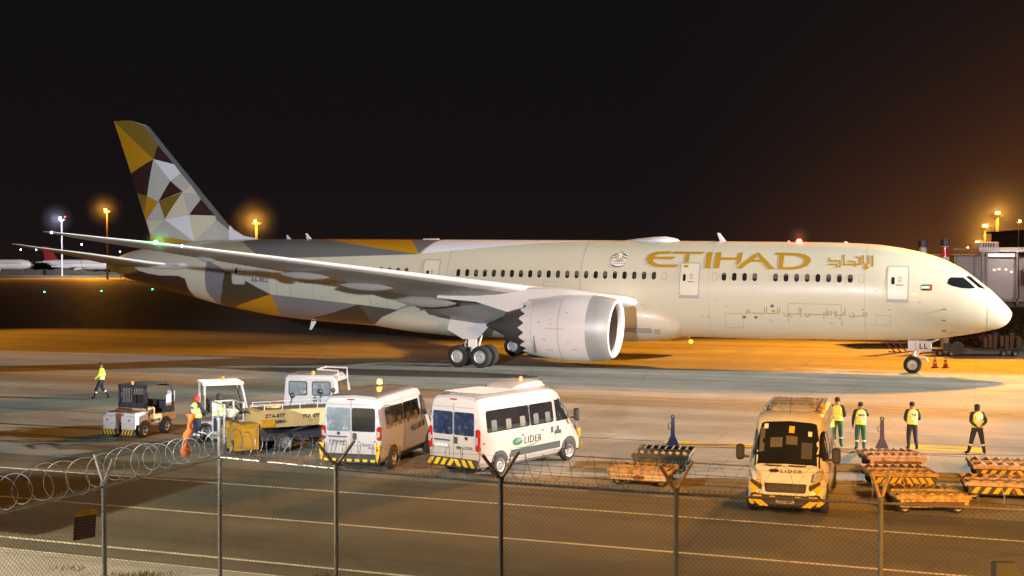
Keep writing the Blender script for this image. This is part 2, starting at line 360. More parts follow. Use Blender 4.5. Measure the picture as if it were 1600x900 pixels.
AR3= [[(11.27, 3.6), (11.23, 3.44), (11.11, 3.4), (10.98, 3.47), (11.0, 3.58), (11.12, 3.56)], [(10.97, 3.53), (10.18, 3.55), (10.17, 3.73)], [(10.18, 3.54), (9.78, 3.55), (9.76, 3.73), (9.92, 3.72), (10.02, 3.59)], [(10.02, 3.87), (10.03, 3.55)], [(9.48, 3.56), (9.47, 3.73), (9.62, 3.72), (9.6, 3.6), (9.48, 3.59), (9.5, 3.47), (9.59, 3.42)], [(9.48, 3.54), (9.1, 3.55), (9.09, 3.7)], [(9.0, 4.0), (8.99, 3.54)], [(8.74, 3.6), (8.74, 3.45), (8.53, 3.45), (8.51, 3.67)], [(8.51, 3.51), (7.8, 3.54), (7.8, 3.72), (7.96, 3.7), (7.99, 3.55)], [(8.6, 3.72), (8.58, 3.71)]]
FT= [('ochre', [(62.14, 16.5), (58.48, 13.6), (60.58, 12.6)]), ('dochre', [(62.14, 16.5), (60.67, 16.49), (59.46, 16.12), (58.19, 14.63), (58.48, 13.6)]), ('brown', [(58.19, 14.63), (56.8, 13.21), (58.48, 13.6)]), ('white', [(58.48, 13.6), (56.8, 13.21), (56.25, 12.57), (57.0, 12.0)]), ('lgrey', [(58.48, 13.6), (57.0, 12.0), (58.0, 10.48), (59.06, 10.91)]), ('brown', [(60.58, 12.6), (58.48, 13.6), (59.06, 10.91), (60.06, 11.15)]), ('lgrey', [(57.0, 12.0), (56.25, 12.57), (55.37, 11.7), (55.98, 11.21)]), ('brown', [(57.0, 12.0), (55.98, 11.21), (57.96, 10.52)]), ('dochre', [(57.96, 10.52), (55.98, 11.16), (57.41, 9.22)]), ('cream', [(55.98, 11.13), (55.35, 9.53), (57.41, 9.19)]), ('cream', [(55.37, 11.7), (54.81, 11.04), (55.98, 11.16)]), ('lgrey', [(55.98, 11.13), (54.81, 11.04), (54.51, 10.66), (55.35, 9.53)]), ('brown', [(54.51, 10.66), (53.32, 9.48), (55.35, 9.53)]), ('dochre', [(60.06, 11.15), (59.06, 10.91), (59.41, 9.61)]), ('ochre', [(59.06, 10.91), (58.0, 10.48), (59.27, 9.1), (59.41, 9.61)]), ('lgrey', [(58.0, 10.48), (57.47, 9.15), (59.21, 9.1)]), ('cream', [(59.21, 9.07), (57.47, 9.14), (58.88, 8.15)]), ('lgrey', [(57.47, 9.14), (54.84, 7.59), (58.88, 8.15)]), ('white', [(57.41, 9.19), (55.35, 9.5), (54.84, 7.59)]), ('cream', [(55.35, 9.5), (53.28, 9.43), (53.19, 9.18), (54.84, 7.59)]), ('lgrey', [(53.19, 9.18), (52.12, 8.45), (52.13, 7.68), (54.84, 7.59)]), ('ochre', [(58.88, 8.1), (54.87, 7.59), (56.8, 7.2), (58.82, 7.15)]), ('slate', [(59.46, 16.15), (59.0, 15.98), (52.12, 8.69), (52.12, 8.42), (53.19, 9.18), (53.32, 9.48), (54.51, 10.66), (55.37, 11.7), (56.25, 12.57), (56.8, 13.21), (58.19, 14.63)]), ('outline', [(62.14, 16.5), (60.67, 16.49), (59.36, 16.15), (59.0, 15.98), (52.12, 8.69), (50.95, 8.05), (49.73, 7.81)]), ('te', [(62.14, 16.5), (60.58, 12.6), (60.06, 11.15), (59.27, 9.1), (58.88, 8.15), (58.78, 7.1)]), ('dorsal', [(52.12, 8.77), (51.7, 8.42), (50.95, 8.05), (49.73, 7.81), (49.73, 7.68), (52.13, 7.67)])]
FA= [('slate', [(50.51, 7.64), (48.27, 7.86), (44.72, 7.87), (40.93, 7.39), (36.25, 6.83), (41.34, 6.64), (47.87, 6.42)]), ('ochre', [(44.72, 7.9), (41.0, 7.94), (37.73, 7.9), (36.82, 7.42), (36.22, 6.83), (40.93, 7.39)]), ('slate', [(37.73, 7.92), (35.21, 7.89), (35.77, 7.42), (36.2, 6.84), (36.82, 7.42)]), ('fawn', [(53.78, 7.32), (52.49, 7.59), (50.51, 7.64), (47.87, 6.42), (51.73, 6.67)]), ('lgrey', [(51.73, 6.67), (47.87, 6.42), (47.1, 5.32), (47.15, 3.99), (50.26, 5.4), (51.5, 5.87)]), ('bronze', [(50.85, 5.52), (50.26, 5.4), (47.15, 3.99), (50.8, 3.03), (51.66, 2.72), (52.28, 2.97), (51.33, 4.09)]), ('ochre', [(50.75, 3.06), (47.15, 3.99), (46.97, 3.15), (47.33, 2.14), (49.81, 2.37), (51.66, 2.72)]), ('lilac', [(47.15, 3.99), (40.42, 3.45), (43.01, 2.74), (46.36, 2.08), (47.33, 2.14), (46.97, 3.15)]), ('bronze', [(40.42, 3.45), (40.11, 2.82), (40.01, 2.06), (46.36, 2.05), (43.01, 2.74)]), ('moss', [(40.42, 3.45), (37.69, 3.18), (34.73, 2.71), (33.06, 2.51), (33.57, 1.93), (40.01, 2.06), (40.11, 2.82)]), ('mgrey', [(37.69, 3.18), (36.2, 3.79), (33.86, 3.36), (32.48, 2.71), (33.06, 2.51), (34.73, 2.71)]), ('lilac', [(52.56, 6.27), (51.5, 5.87), (50.85, 5.52), (51.33, 4.09), (52.31, 2.97), (52.77, 4.06)])]
WH= [(36.02, 6.86), (35.67, 7.42), (35.24, 7.81), (32.71, 7.87), (27.57, 7.87), (22.04, 7.83), (24.96, 7.73), (28.53, 7.58), (32.14, 7.25)]
FB= [('brown', [(59.25, 5.46), (58.1, 5.25), (56.96, 5.13), (55.16, 5.13), (54.51, 4.93), (54.48, 4.12), (54.29, 3.19), (52.35, 2.91), (52.45, 1.93), (57.97, 1.77), (60.83, 3.55), (60.97, 5.07)]), ('dochre', [(62.55, 6.06), (60.62, 6.08), (59.12, 5.51), (59.79, 4.88), (62.36, 5.38)])]
# ================================================================== AIRCRAFT
TH, TILT = 0.3578, 0.011
paint_bsp = dict(coat=.4, var=.08, vscale=.35)
PM = {
 'base': mat('sand_paint', (.60, .575, .455), .34, **paint_bsp),
 'white': mat('white_facet_paint', (.78, .79, .86), .34, **paint_bsp), 'lgrey': mat('light_grey_facet_paint', (.50, .50, .47), .36, **paint_bsp),
 'cream': mat('cream_facet_paint', (.66, .62, .46), .36, **paint_bsp), 'ochre': mat('ochre_facet_paint', (.50, .25, .01), .36, **paint_bsp),
 'dochre': mat('dark_ochre_facet_paint', (.22, .135, .02), .36, **paint_bsp), 'brown': mat('brown_facet_paint', (.045, .018, .014), .36, **paint_bsp),
 'slate': mat('slate_facet_paint', (.16, .16, .165), .36, **paint_bsp), 'fawn': mat('fawn_facet_paint', (.40, .38, .25), .36, **paint_bsp),
 'bronze': mat('bronze_facet_paint', (.06, .05, .025), .36, **paint_bsp), 'lilac': mat('lilac_grey_facet_paint', (.21, .21, .235), .36, **paint_bsp),
 'moss': mat('moss_facet_paint', (.10, .105, .085), .36, **paint_bsp), 'mgrey': mat('mid_grey_facet_paint', (.30, .30, .27), .36, **paint_bsp)}
m_gold = mat('gold_lettering_paint', (.48, .27, .02), .35, metal=.1); m_olive = mat('olive_lettering_paint', (.30, .27, .06), .45)
m_wing = mat('wing_grey_paint', (.23, .235, .24), .38, coat=.2, var=.06, vscale=.6); m_slat = mat('bright_leading_edge', (.85, .85, .86), .25, metal=.15, coat=.6)
m_nac = mat('nacelle_white_paint', (.58, .58, .59), .33, coat=.3, var=.04, vscale=.6); m_lip = mat('inlet_lip_metal', (.33, .34, .35), .42, metal=.25, var=.06, vscale=1.)
m_dark = mat('engine_dark_metal', (.075, .072, .072), .5, metal=.5, var=.2); m_tyre = mat('tyre_rubber', (.022, .022, .023), .8, var=.25, vscale=5)
m_hub = mat('wheel_hub_metal', (.5, .5, .5), .45, metal=.4); m_strut = mat('gear_strut_paint', (.62, .62, .63), .4); m_blk = mat('black_plastic', (.02, .02, .022), .5)
m_win2 = mat('cabin_window_blind', (.10, .10, .085), .35); m_win3 = mat('cabin_window_dim', (.045, .045, .04), .2); m_win = mat('cabin_window_glass', (.02, .022, .022), .12, spec=.6); m_seam = mat('panel_seam', (.22, .22, .2), .6); m_frame = mat('door_frame_paint', (.36, .37, .38), .5)
m_ck = mat('cockpit_glass', (.012, .014, .016), .06, coat=1.0)
FS = [(0,3.62,3.45,.03),(.08,3.78,3.22,.26),(.3,4.05,2.93,.56),(.6,4.38,2.75,.86),(1.03,4.82,2.62,1.16),(1.72,5.38,2.46,1.55),(2.3,5.85,2.34,1.80),(2.76,6.17,2.26,1.97),(3.3,6.46,2.17,2.13),(3.81,6.70,2.09,2.26),(4.6,6.97,2.0,2.42),(5.58,7.23,1.94,2.58),(6.5,7.41,1.91,2.68),(7.4,7.54,1.90,2.76),(9,7.65,1.88,2.83),(11,7.71,1.87,2.87)]
FS = [(s, a - TILT * (s - 18), b - TILT * (s - 18), w_) for s, a, b, w_ in FS] + [(14,7.80,1.86,2.885),(18,7.82,1.86,2.885),(30,7.82,1.86,2.885),(38,7.82,1.88,2.885),(42,7.82,2.0,2.86),(45,7.82,2.15,2.80),(48,7.80,2.38,2.66),(50,7.78,2.65,2.5),(52,7.76,2.95,2.3),(54,7.70,3.35,2.05),(56,7.55,3.8,1.75),(58,7.30,4.25,1.38),(60,6.95,4.65,.92),(61.3,6.6,4.95,.55),(61.9,6.3,5.2,.25)]
def _tan(k):
    n = len(FS); d = []
    for i in range(n - 1): d.append((FS[i + 1][k] - FS[i][k]) / (FS[i + 1][0] - FS[i][0]))
    t = [d[0]] + [0 if d[i - 1] * d[i] <= 0 else 2 * d[i - 1] * d[i] / (d[i - 1] + d[i]) for i in range(1, n - 1)] + [d[-1]]
    return t
FT_ = {k: _tan(k) for k in (1, 2, 3)}
def fus(s):
    s = max(FS[0][0], min(FS[-1][0], s))
    for i in range(len(FS) - 1):
        if s <= FS[i + 1][0]:
            h = FS[i + 1][0] - FS[i][0]; t = (s - FS[i][0]) / h; r = []
            for k in (1, 2, 3):
                y0, y1, m0, m1 = FS[i][k], FS[i + 1][k], FT_[k][i], FT_[k][i + 1]
                r.append((2*t**3 - 3*t*t + 1) * y0 + (t**3 - 2*t*t + t) * h * m0 + (-2*t**3 + 3*t*t) * y1 + (t**3 - t*t) * h * m1)
            return r
def fpos(s, a, off=0., side=1):  # a: angle above the horizontal, near (right) side = -y
    t, b, w_ = fus(s); zc, h = (t + b) / 2, (t - b) / 2
    p = Vector((-s, -side * w_ * cos(a), zc + h * sin(a)))
    if off:
        e = .02; t2, b2, w2 = fus(s + e); d1 = Vector((-e, -side * (w2 - w_) * cos(a), (t2 + b2) / 2 - zc + ((t2 - b2) / 2 - h) * sin(a)))
        d2 = Vector((0, side * w_ * sin(a), h * cos(a))); n = d1.cross(d2).normalized()
        if n.y * side > 0 and abs(n.y) > .02 or n.z * sin(a) < 0 and abs(n.y) <= .02: n = -n
        p += n * off
    return p
def s2a(s, z):
    t, b, w_ = fus(s); zc, h = (t + b) / 2, (t - b) / 2
    return math.asin(max(-1, min(1, (z - zc) / h)))
def drape(mb, tris, off=.012, ds=.5, da=.09, side=1, dens=.4):
    T = []
    for t in tris:
        n = len(t); q = []
        for i in range(n):
            a, b = t[i], t[(i + 1) % n]; k = max(1, int(hypot(b[0] - a[0], b[1] - a[1]) / dens))
            q += [(a[0] + (b[0] - a[0]) * j / k, a[1] + (b[1] - a[1]) * j / k) for j in range(k)]
        q = [(s, s2a(s, z)) for s, z in q]
        if len(q) > 3: T += tess(q)
        else: T.append(q)
    for r in cut_tris(T, ds, da):
        mb.add([fpos(s, a, off, side) for s, a in r], [list(range(len(r)))])
    return mb
plane = empty('airliner', (28.49, 70.90, -.198), -TH, 'white and sand widebody airliner with gold lettering and faceted gold and brown tail', 'airliner')
plane.rotation_euler = (0, TILT, -TH)
# fuselage skin + facet paint in one mesh
mb = MB(); NS = 72
st = [0, .02, .08, .18] + [.3 + .2 * i for i in range(40)] + [8.5 + .75 * i for i in range(52)] + [47.5 + .5 * i for i in range(29)] + [61.75, 61.9]
mb.rings([[fpos(s, 2 * pi * j / NS) for j in range(NS)] for s in st])
keys = ['base', 'white', 'lgrey', 'ochre', 'slate', 'fawn', 'bronze', 'lilac', 'moss', 'mgrey', 'brown', 'dochre']
for name, poly in FA + FB:
    mb.cur = keys.index(name)
    for sd in (1, -1): drape(mb, tess(poly), .009, side=sd)
mb.cur = 1
for sd in (1, -1): drape(mb, tess(WH), .010, side=sd)
mb.cur = 0
fuselage = mb.build('fuselage', [PM[k] for k in keys], plane, smooth=True, angle=30, fix=False)
bm_ = bmesh.new(); bm_.from_mesh(fuselage.data); bmesh.ops.recalc_face_normals(bm_, faces=[f for f in bm_.faces if f.material_index == 0]); bm_.to_mesh(fuselage.data); bm_.free()
def band_tris(o, i):
    n = len(o); return [[o[k], o[(k + 1) % n], i[(k + 1) % n], i[k]] for k in range(n)]
# radome and skin seams
mb = MB()
for s in (1.32, 7.9, 16.9, 24.9, 33.9, 41.9, 46.6):
    for k in range(40):
        a0, a1 = -1.45 + 2.95 * k / 40, -1.45 + 2.95 * (k + 1) / 40
        mb.add([fpos(s, a0, .006), fpos(s + (.025 if s in (1.32, 24.9, 33.9, 46.6) else .012), a0, .006), fpos(s + (.025 if s in (1.32, 24.9, 33.9, 46.6) else .012), a1, .006), fpos(s, a1, .006)], [(0, 1, 2, 3)])
for z0, s0, s1 in ((4.15, 9.2, 12.2),): drape(mb, [[(s0, z0), (s1, z0), (s1, z0 + .02), (s0, z0 + .02)]], .006)
for s0 in (9.2, 12.2): drape(mb, [[(s0, 3.0), (s0 + .025, 3.0), (s0 + .025, 4.15), (s0, 4.15)]], .006)
for s0 in (43.7, 45.5): drape(mb, [[(s0, 3.4), (s0 + .02, 3.4), (s0 + .02, 4.7), (s0, 4.7)]], .006)
for (s0, z0, s1, z1) in ((42.2, 3.0, 43.2, 3.9), (26.5, 4.9, 27.3, 5.2), (14.9, 2.6, 16.0, 3.5), (6.5, 3.0, 7.3, 3.6), (38.2, 3.2, 39.5, 4.4)):
    drape(mb, band_tris([(s0, z0), (s1, z0), (s1, z1), (s0, z1)], [(s0 + .015, z0 + .015), (s1 - .015, z0 + .015), (s1 - .015, z1 - .015), (s0 + .015, z1 - .015)]), .006)
mb.build('panel_seam', m_seam, fuselage, fix=False)
mb = MB(); rnd = random.Random(4)
for _ in range(46):
    s0 = rnd.uniform(3, 46); z0 = rnd.uniform(2.9, 5.0); w_ = rnd.choice([.05, .08, .14, .22]); drape(mb, [[(s0, z0), (s0 + w_, z0), (s0 + w_, z0 + rnd.choice([.03, .05, .07])), (s0, z0 + .04)]], .007, ds=3)
mb.build('service_stencils', mat('stencil_grey', (.33, .32, .27), .5), fuselage, fix=False)
# passenger windows
def window(s, z=5.66):
    mb = MB(); drape(mb, [rrect(s - .135, z - .235, s + .135, z + .235, .13)], .014, ds=5, da=.08)
    o = mb.build('window', random.choice([m_win, m_win, m_win3]), plane, fix=False)
    k = random.choice([0, 0, .12, .2, .3]); mb = MB(); drape(mb, [rrect(s - .115, z + .22 - k, s + .115, z + .215, min(.05, max(.01, k * .3)))] if k else [], .017, ds=5, da=.08)
    if k: mb.build('window_blind', m_win2, o, fix=False)
    return o
ws = [33.12 - .6125 * i for i in range(22)] + [41.75 - .6175 * i for i in range(9)] + [15.99, 15.38, 14.77, 14.17] + [12.96 - .606 * i for i in range(8)]
wins = [window(s, 5.66 + max(0, s - 34) * .012) for s in ws]
for s in (19.62, 16.55, 8.11):
    mb = MB(); o_, i_ = rrect(s - .15, 5.40, s + .15, 5.90, .14), rrect(s - .13, 5.42, s + .13, 5.88, .12)
    drape(mb, band_tris(o_, i_), .010, ds=5); mb.build('window_plug', m_seam, fuselage, fix=False)
# cabin doors
m_door = mat('door_paint', (.68, .66, .55), .36, coat=.3)
for (s0, s1, z0, z1, aft) in ((5.52, 6.72, 4.47, 6.42, 6.5), (17.45, 18.68, 4.47, 6.48, 18.5), (34.46, 35.66, 4.5, 6.5, 35.4), (49.15, 50.3, 4.62, 6.1, 50.05)):
    mb = MB(); drape(mb, [rrect(s0 + .05, z0 + .05, s1 - .05, z1 - .05, .14)], .013, ds=.3, da=.08)
    d = mb.build('cabin_door', m_door if aft < 40 else PM['lgrey'], plane, fix=False)
    mb = MB(); drape(mb, band_tris(rrect(s0, z0, s1, z1, .17), rrect(s0 + .06, z0 + .06, s1 - .06, z1 - .06, .13)), .016, ds=.3)
    if aft < 20: drape(mb, [[(s0 - .02, z0 - .13), (s1 + .02, z0 - .13), (s1 + .02, z0), (s0 - .02, z0)]], .016)
    mb.build('door_frame', m_frame, d, fix=False)
    mb = MB(); drape(mb, [rrect(aft - .21, 5.36, aft - .03, 5.78, .08)], .018, ds=5, da=.1); mb.build('door_window', m_win, d, fix=False)
    mb = MB(); c = (s0 + s1) / 2 - .1
    drape(mb, [rrect(c - .2, 5.30, c + .2, 5.36, .028)] + [[(c - .11, 5.5 + .09 * k), (c + .11, 5.5 + .09 * k), (c + .11, 5.53 + .09 * k), (c - .11, 5.53 + .09 * k)] for k in range(4)], .018, ds=5); mb.build('door_handle', m_seam, d, fix=False)
# lettering
mb = MB()
for k, v in LET.items(): drape(mb, tess(v), .018, ds=.5, da=.12)
mb.build('large_gold_lettering', m_gold, plane, fix=False)
mb = MB()
for p in AR: drape(mb, stroke_tris(p, .095), .018)
mb.build('gold_arabic_lettering', m_gold, plane, fix=False)
mb = MB()
for p in AR2 + AR3: drape(mb, stroke_tris(p, .042), .018)
for (s, z) in ((9.3, 3.36), (10.2, 3.36), (12.05, 3.38), (13.2, 3.98), (8.0, 3.9)): drape(mb, [rrect(s - .05, z - .04, s + .05, z + .04, .03)], .018)
mb.build('olive_arabic_lettering', m_olive, plane, fix=False)
def hull_text(txt, s0, z0, size, m, name, sp=1., bold=0.):
    mb = MB(); drape(mb, [[(s0 - a, z0 + b) for a, b in t] for t in text_tris(txt, size, sp, bold)], .016, dens=9, ds=.8, da=.2); return mb.build(name, m, plane, fix=False)
hull_text('etihad.com', 44.75, 4.76, .62, m_olive, 'olive_web_lettering', 1.02)
hull_text('A6-BLL', 48.65, 4.83, .42, mat('registration_paint', (.03, .03, .03), .5), 'registration_lettering', 1.12, .008)
# flag
for nm, col, r in (('flag_red_bar', (.5, .02, .04), (4.28, 5.05, 4.42, 5.39)), ('flag_green_bar', (.02, .24, .10), (4.42, 5.28, 4.83, 5.39)), ('flag_white_bar', (.8, .8, .8), (4.42, 5.16, 4.83, 5.28)), ('flag_black_bar', (.02, .02, .02), (4.42, 5.05, 4.83, 5.16))):
    mb = MB(); drape(mb, [[(r[0], r[1]), (r[2], r[1]), (r[2], r[3]), (r[0], r[3])]], .016, ds=5); mb.build(nm, mat(nm, col, .4), plane, fix=False)
# crest: spread wings, roundel, banner
cs, cz = 22.56, 6.70
def cx_(pts): return [(cs - a, cz + b) for a, b in pts]
for nm, col, polys in (
  ('crest_gold', (.5, .3, .05), [[(-.30, .22), (-.05, .36), (.06, .44), (.12, .33), (.34, .22), (.22, .08), (.0, -.05), (-.2, .08)], [(-.18, -.12), (.16, -.12), (.08, -.28), (-.12, -.28)]]),
  ('crest_white', (.75, .75, .8), [[(-.46, .10), (-.2, .2), (-.2, .1), (-.46, .0)], [(.46, .10), (.2, .2), (.2, .1), (.46, .0)], [(-.46, -.06), (-.2, .05), (-.24, -.08), (-.44, -.18)], [(.44, -.06), (.2, .05), (.24, -.08), (.42, -.18)], [(-.42, -.24), (.40, -.24), (.36, -.42), (.14, -.5), (-.16, -.5), (-.40, -.40)], [(-.02 + .17 * cos(k * pi / 8), .16 + .17 * sin(k * pi / 8)) for k in range(16)], [(.40, .33), (.5, .24), (.42, .16), (.32, .22)]]),
  ('crest_dark', (.05, .03, .04), [[(-.46, 0), (-.2, .1), (-.2, .05), (-.46, -.06)], [(.46, 0), (.2, .1), (.2, .05), (.44, -.06)], [(-.46, .16), (-.24, .27), (-.2, .2), (-.46, .10)], [(.46, .16), (.24, .27), (.2, .2), (.46, .10)], [(-.42, -.40), (-.16, -.50), (.14, -.50), (.38, -.42), (.36, -.46), (.12, -.56), (-.18, -.56), (-.42, -.46)]]),
  ('crest_red', (.4, .03, .10), [[(-.3 + .15 * k, -.30), (-.18 + .15 * k, -.30), (-.24 + .15 * k, -.38)] for k in range(5)] + [[(-.12, .2), (-.06, .2), (-.06, .06), (-.12, .1)]])):
    mb = MB(); off = {'crest_gold': .016, 'crest_white': .019, 'crest_dark': .022, 'crest_red': .024}[nm]
    for p in polys: drape(mb, tess(cx_(p)), off, ds=5)
    mb.build(nm, mat(nm, col, .45), plane, fix=False)
# cockpit windows (right side pane, front pane), seen from the right; mirrored on the left
for sd in (1, -1):
    mb = MB(); drape(mb, tess([(3.48, 5.46), (3.24, 5.33), (2.72, 5.20), (2.30, 5.17), (1.98, 5.20), (2.30, 5.52), (2.65, 5.80), (3.30, 5.80), (3.42, 5.70)]), .014, ds=.25, da=.08, side=sd, dens=.15)
    c = mb.build('cockpit_window', m_ck, plane, fix=False)
    mb = MB(); drape(mb, tess([(2.50, 5.84), (2.12, 5.52), (1.80, 5.23), (1.45, 5.15), (1.50, 5.20), (2.05, 5.66), (2.22, 5.82), (2.33, 5.88)]), .014, ds=.25, da=.08, side=sd, dens=.15)
    mb.build('windscreen', m_ck, plane, fix=False)
# probes, lights on the nose
for s, z in ((3.6, 4.0), (3.62, 3.35), (3.62, 2.72)):
    p = fpos(s, s2a(s, z), 0); mb = MB(); mb.box(p + Vector((0, -.06, 0)), (.22, .12, .03)); mb.build('air_data_probe', m_dark, plane)
for s, z in ((13.13, 3.99), (14.8, 3.3), (14.12, 3.3)):
    p = fpos(s, s2a(s, z), 0.01); mb = MB(); mb.cyl(p, p + Vector((0, -.02, 0)), .10, n=12); mb.build('round_vent', m_dark, plane)
# belly fairing
FF = [(18.7, 1.9, 3.0, 2.35), (18.85, 2.30, 3.4, 2.0), (19.3, 2.62, 4.05, 1.78), (20.1, 2.84, 4.55, 1.60), (21.8, 3.06, 5.0, 1.46), (24, 3.3, 4.75, 1.40), (30, 3.32, 4.5, 1.40), (34, 3.2, 4.3, 1.42), (37, 2.7, 3.9, 1.6), (39, 1.9, 3.5, 1.8), (40.5, .8, 3.0, 1.95)]
mb = MB()
mb.rings([[Vector((-s, w_ * (1 if cos(a) > 0 else -1) * abs(cos(a)) ** .75, (t + b) / 2 + (t - b) / 2 * (1 if sin(a) > 0 else -1) * abs(sin(a)) ** .85)) for a in [2 * pi * j / 40 for j in range(40)]] for s, w_, t, b in FF])
ff = mb.build('belly_fairing', PM['base'], plane, smooth=True)
mb = MB(); mb.box((-21.3, -3.13, 2.35), (1.9, .05, .26)); mb.box((-20.0, -2.98, 2.3), (.3, .05, .24), rz=.12); mb.build('air_scoop', m_seam, ff)
# wings
def af(ch, tk):  # airfoil loop (chord fraction, thickness)
    up = [(0, 0), (.01, .22), (.05, .45), (.12, .62), (.25, .78), (.4, .8), (.6, .62), (.8, .33), (.95, .1), (1, .02)]
    lo = [(.95, -.06), (.8, -.2), (.6, -.42), (.4, -.56), (.25, -.55), (.12, -.42), (.05, -.3), (.01, -.15)]
    return [(c * ch, t * tk * ch * .62) for c, t in up + lo]
WS = [(1.5, 20.4, 34.0, 3.9, 2.95, .11), (3.0, 21.2, 33.8, 4.0, 3.1, .125), (5.5, 22.9, 33.7, 4.33, 3.62, .12), (9.7, 25.7, 33.7, 4.88, 4.42, .11), (14, 28.75, 35.2, 5.45, 5.14, .105), (18, 31.6, 36.8, 5.98, 5.76, .10), (22, 34.4, 38.4, 6.5, 6.34, .10), (25.5, 36.9, 39.9, 6.95, 6.85, .095), (27.4, 38.4, 40.8, 7.2, 7.13, .09), (28.8, 40.0, 41.6, 7.4, 7.36, .08), (29.6, 41.2, 42.1, 7.55, 7.53, .08), (30.05, 42.1, 42.5, 7.65, 7.64, .08)]
def wing_pt(y, frac_s, side):
    for a, b in zip(WS, WS[1:]):
        if y <= b[0]:
            t = (y - a[0]) / (b[0] - a[0]); g = [a[i] + t * (b[i] - a[i]) for i in range(6)]; break
    else: g = WS[-1]
    s = g[1] + (g[2] - g[1]) * frac_s; z = g[3] + (g[4] - g[3]) * frac_s
    return Vector((-s, -side * y, z))
for sd in (1, -1):
    R = []
    ys = [1.5, 3, 4.2, 5.5, 7.5, 9.7, 12, 14, 16, 18, 20, 22, 24, 25.5, 27.4, 28.8, 29.6, 30.05]
    RL = []
    for y in ys:
        le, te = wing_pt(y, 0, sd), wing_pt(y, 1, sd); ch = (le - te).length; d = (te - le).normalized(); up = Vector((0, 0, 1))
        tk = .118 - .04 * y / 30; R.append([le + d * c + up * t for c, t in af(ch, tk)])
        prof = [(c, t) for c, t in af(ch, tk)]
        L1 = [prof[i] for i in (4, 3, 2, 1, 0, 17, 16, 15)]; RL.append([le + d * (c - .012) + up * (t * 1.03) for c, t in L1])
    wg = MB().rings(R).build('wing', m_wing, plane, smooth=True, angle=50)
    MB().rings(RL, closed=False).build('leading_edge_slat', m_slat, wg, smooth=True, angle=60)
    for y, s_ in ((18.5, 35.3), (14, 34.0), (9, 32.6), (23.5, 38.0)):
        z = {18.5: 5.60, 14: 4.98, 9: 4.0, 23.5: 6.42}[y]; L_ = {18.5: 1.5, 14: 1.7, 9: 2.0, 23.5: .6}[y]; fr = {18.5: .66, 14: .8, 9: 1.1, 23.5: .4}[y]
        mb = MB(); mb.rings([[Vector((-s_ + L_ * k, -sd * y + .22 * fr * r * cos(a), z - .08 * k + .32 * fr * r * sin(a))) for a in [2 * pi * j / 14 for j in range(14)]] for k, r in ((-1, .04), (-.85, .4), (-.5, .8), (-.1, 1), (.3, .95), (.7, .6), (1, .1))])
        mb.build('flap_track_fairing', m_wing, wg, smooth=True)
    m = MB(); y = 27.3; p = wing_pt(y, -.02, sd); m.sphere(p + Vector((0.03, 0, .03)), .09, 8, 6)
    m.build('navigation_light', mat('green_navigation_light', (.1, .8, .3), .3, emit=(.03, 1.0, .18), estr=60) if sd > 0 else mat('red_navigation_light', (.8, .1, .1), .3, emit=(1, .05, .05), estr=60), wg)
    m = MB(); p = wing_pt(29.9, .5, sd); m.sphere(p, .07, 8, 6); m.build('tip_light', mat('white_tip_light', (.9, .9, .9), .3, emit=(1, 1, 1), estr=3), wg)
    m = MB(); p = wing_pt(26.3, -.02, sd); m.sphere(p, .07, 8, 6); m.build('strobe_light', MATS['white_tip_light'], wg)
    # stabiliser
    R = []; RL = []
    for y, l, t_, z in ((.3, 54.6, 60.8, 5.7), (1.3, 55.2, 61.0, 5.8), (3, 56.7, 61.3, 6.05), (6, 59.2, 61.9, 6.6), (9.0, 61.4, 62.5, 7.05), (9.7, 62.1, 62.75, 7.2), (9.95, 62.6, 62.85, 7.25)):
        R.append([Vector((-l - c, -sd * y, z + t * .9)) for c, t in af(t_ - l, .1)])
        RL.append([Vector((-l - c + .012, -sd * y, z + t * .95)) for c, t in [af(t_ - l, .1)[i] for i in (3, 2, 1, 0, 17, 16, 15)]])
    sb = MB().rings(R).build('stabiliser', m_wing, plane, smooth=True, angle=50)
    MB().rings(RL, closed=False).build('leading_edge', m_slat, sb, smooth=True, angle=60)
    # engine
    ey, ez = 9.7, 2.76
    e = empty('engine', (0, 0, 0)); e.parent = plane
    def E3(s, z=0, y=0): return Vector((-s, -sd * (ey + y), ez + z))
    prof = [(20.66, 1.62), (20.9, 1.73), (21.4, 1.81), (21.9, 1.862)]
    def lath(prof, n=64): return MB().rings([[E3(s + .09 * sin(2 * pi * i / n) * (-1 if s < 21.3 else 0), r * sin(2 * pi * i / n), r * cos(2 * pi * i / n)) for i in range(n)] for s, r in prof], caps=False)
    nac = lath([(21.9, 1.862), (22.3, 1.88), (23.0, 1.89), (23.8, 1.85), (24.6, 1.75), (25.2, 1.65)]); n = 96; base_i = len(nac.v)
    ra = [E3(25.2, 1.65 * sin(2 * pi * i / n), 1.65 * cos(2 * pi * i / n)) for i in range(n)]
    rb = [E3(25.55 + .38 * abs(((i / n * 18) % 1) * 2 - 1), 1.55 * sin(2 * pi * i / n), 1.55 * cos(2 * pi * i / n)) for i in range(n)]
    nac.rings([ra, rb], caps=False); na = nac.build('nacelle', m_nac, e, smooth=True, angle=40)
    lath([(20.95, 1.355), (20.8, 1.38), (20.72, 1.41), (20.62, 1.48), (20.60, 1.56), (20.66, 1.62)]).build('inlet_ring', m_nac, e, smooth=True, angle=60)
    lath(prof).build('inlet_lip', m_lip, e, smooth=True, angle=60)
    lath([(23.4, 1.36), (22.4, 1.33), (21.9, 1.30), (21.3, 1.32), (20.95, 1.355)]).build('inlet_duct', mat('inlet_duct_paint', (.12, .12, .13), .5), e, smooth=True)
    lath([(23.6, .02), (23.4, .2), (22.9, .5), (22.5, .52), (22.1, .3), (21.95, .02)]).build('spinner', m_dark, e, smooth=True)
    fb = MB()
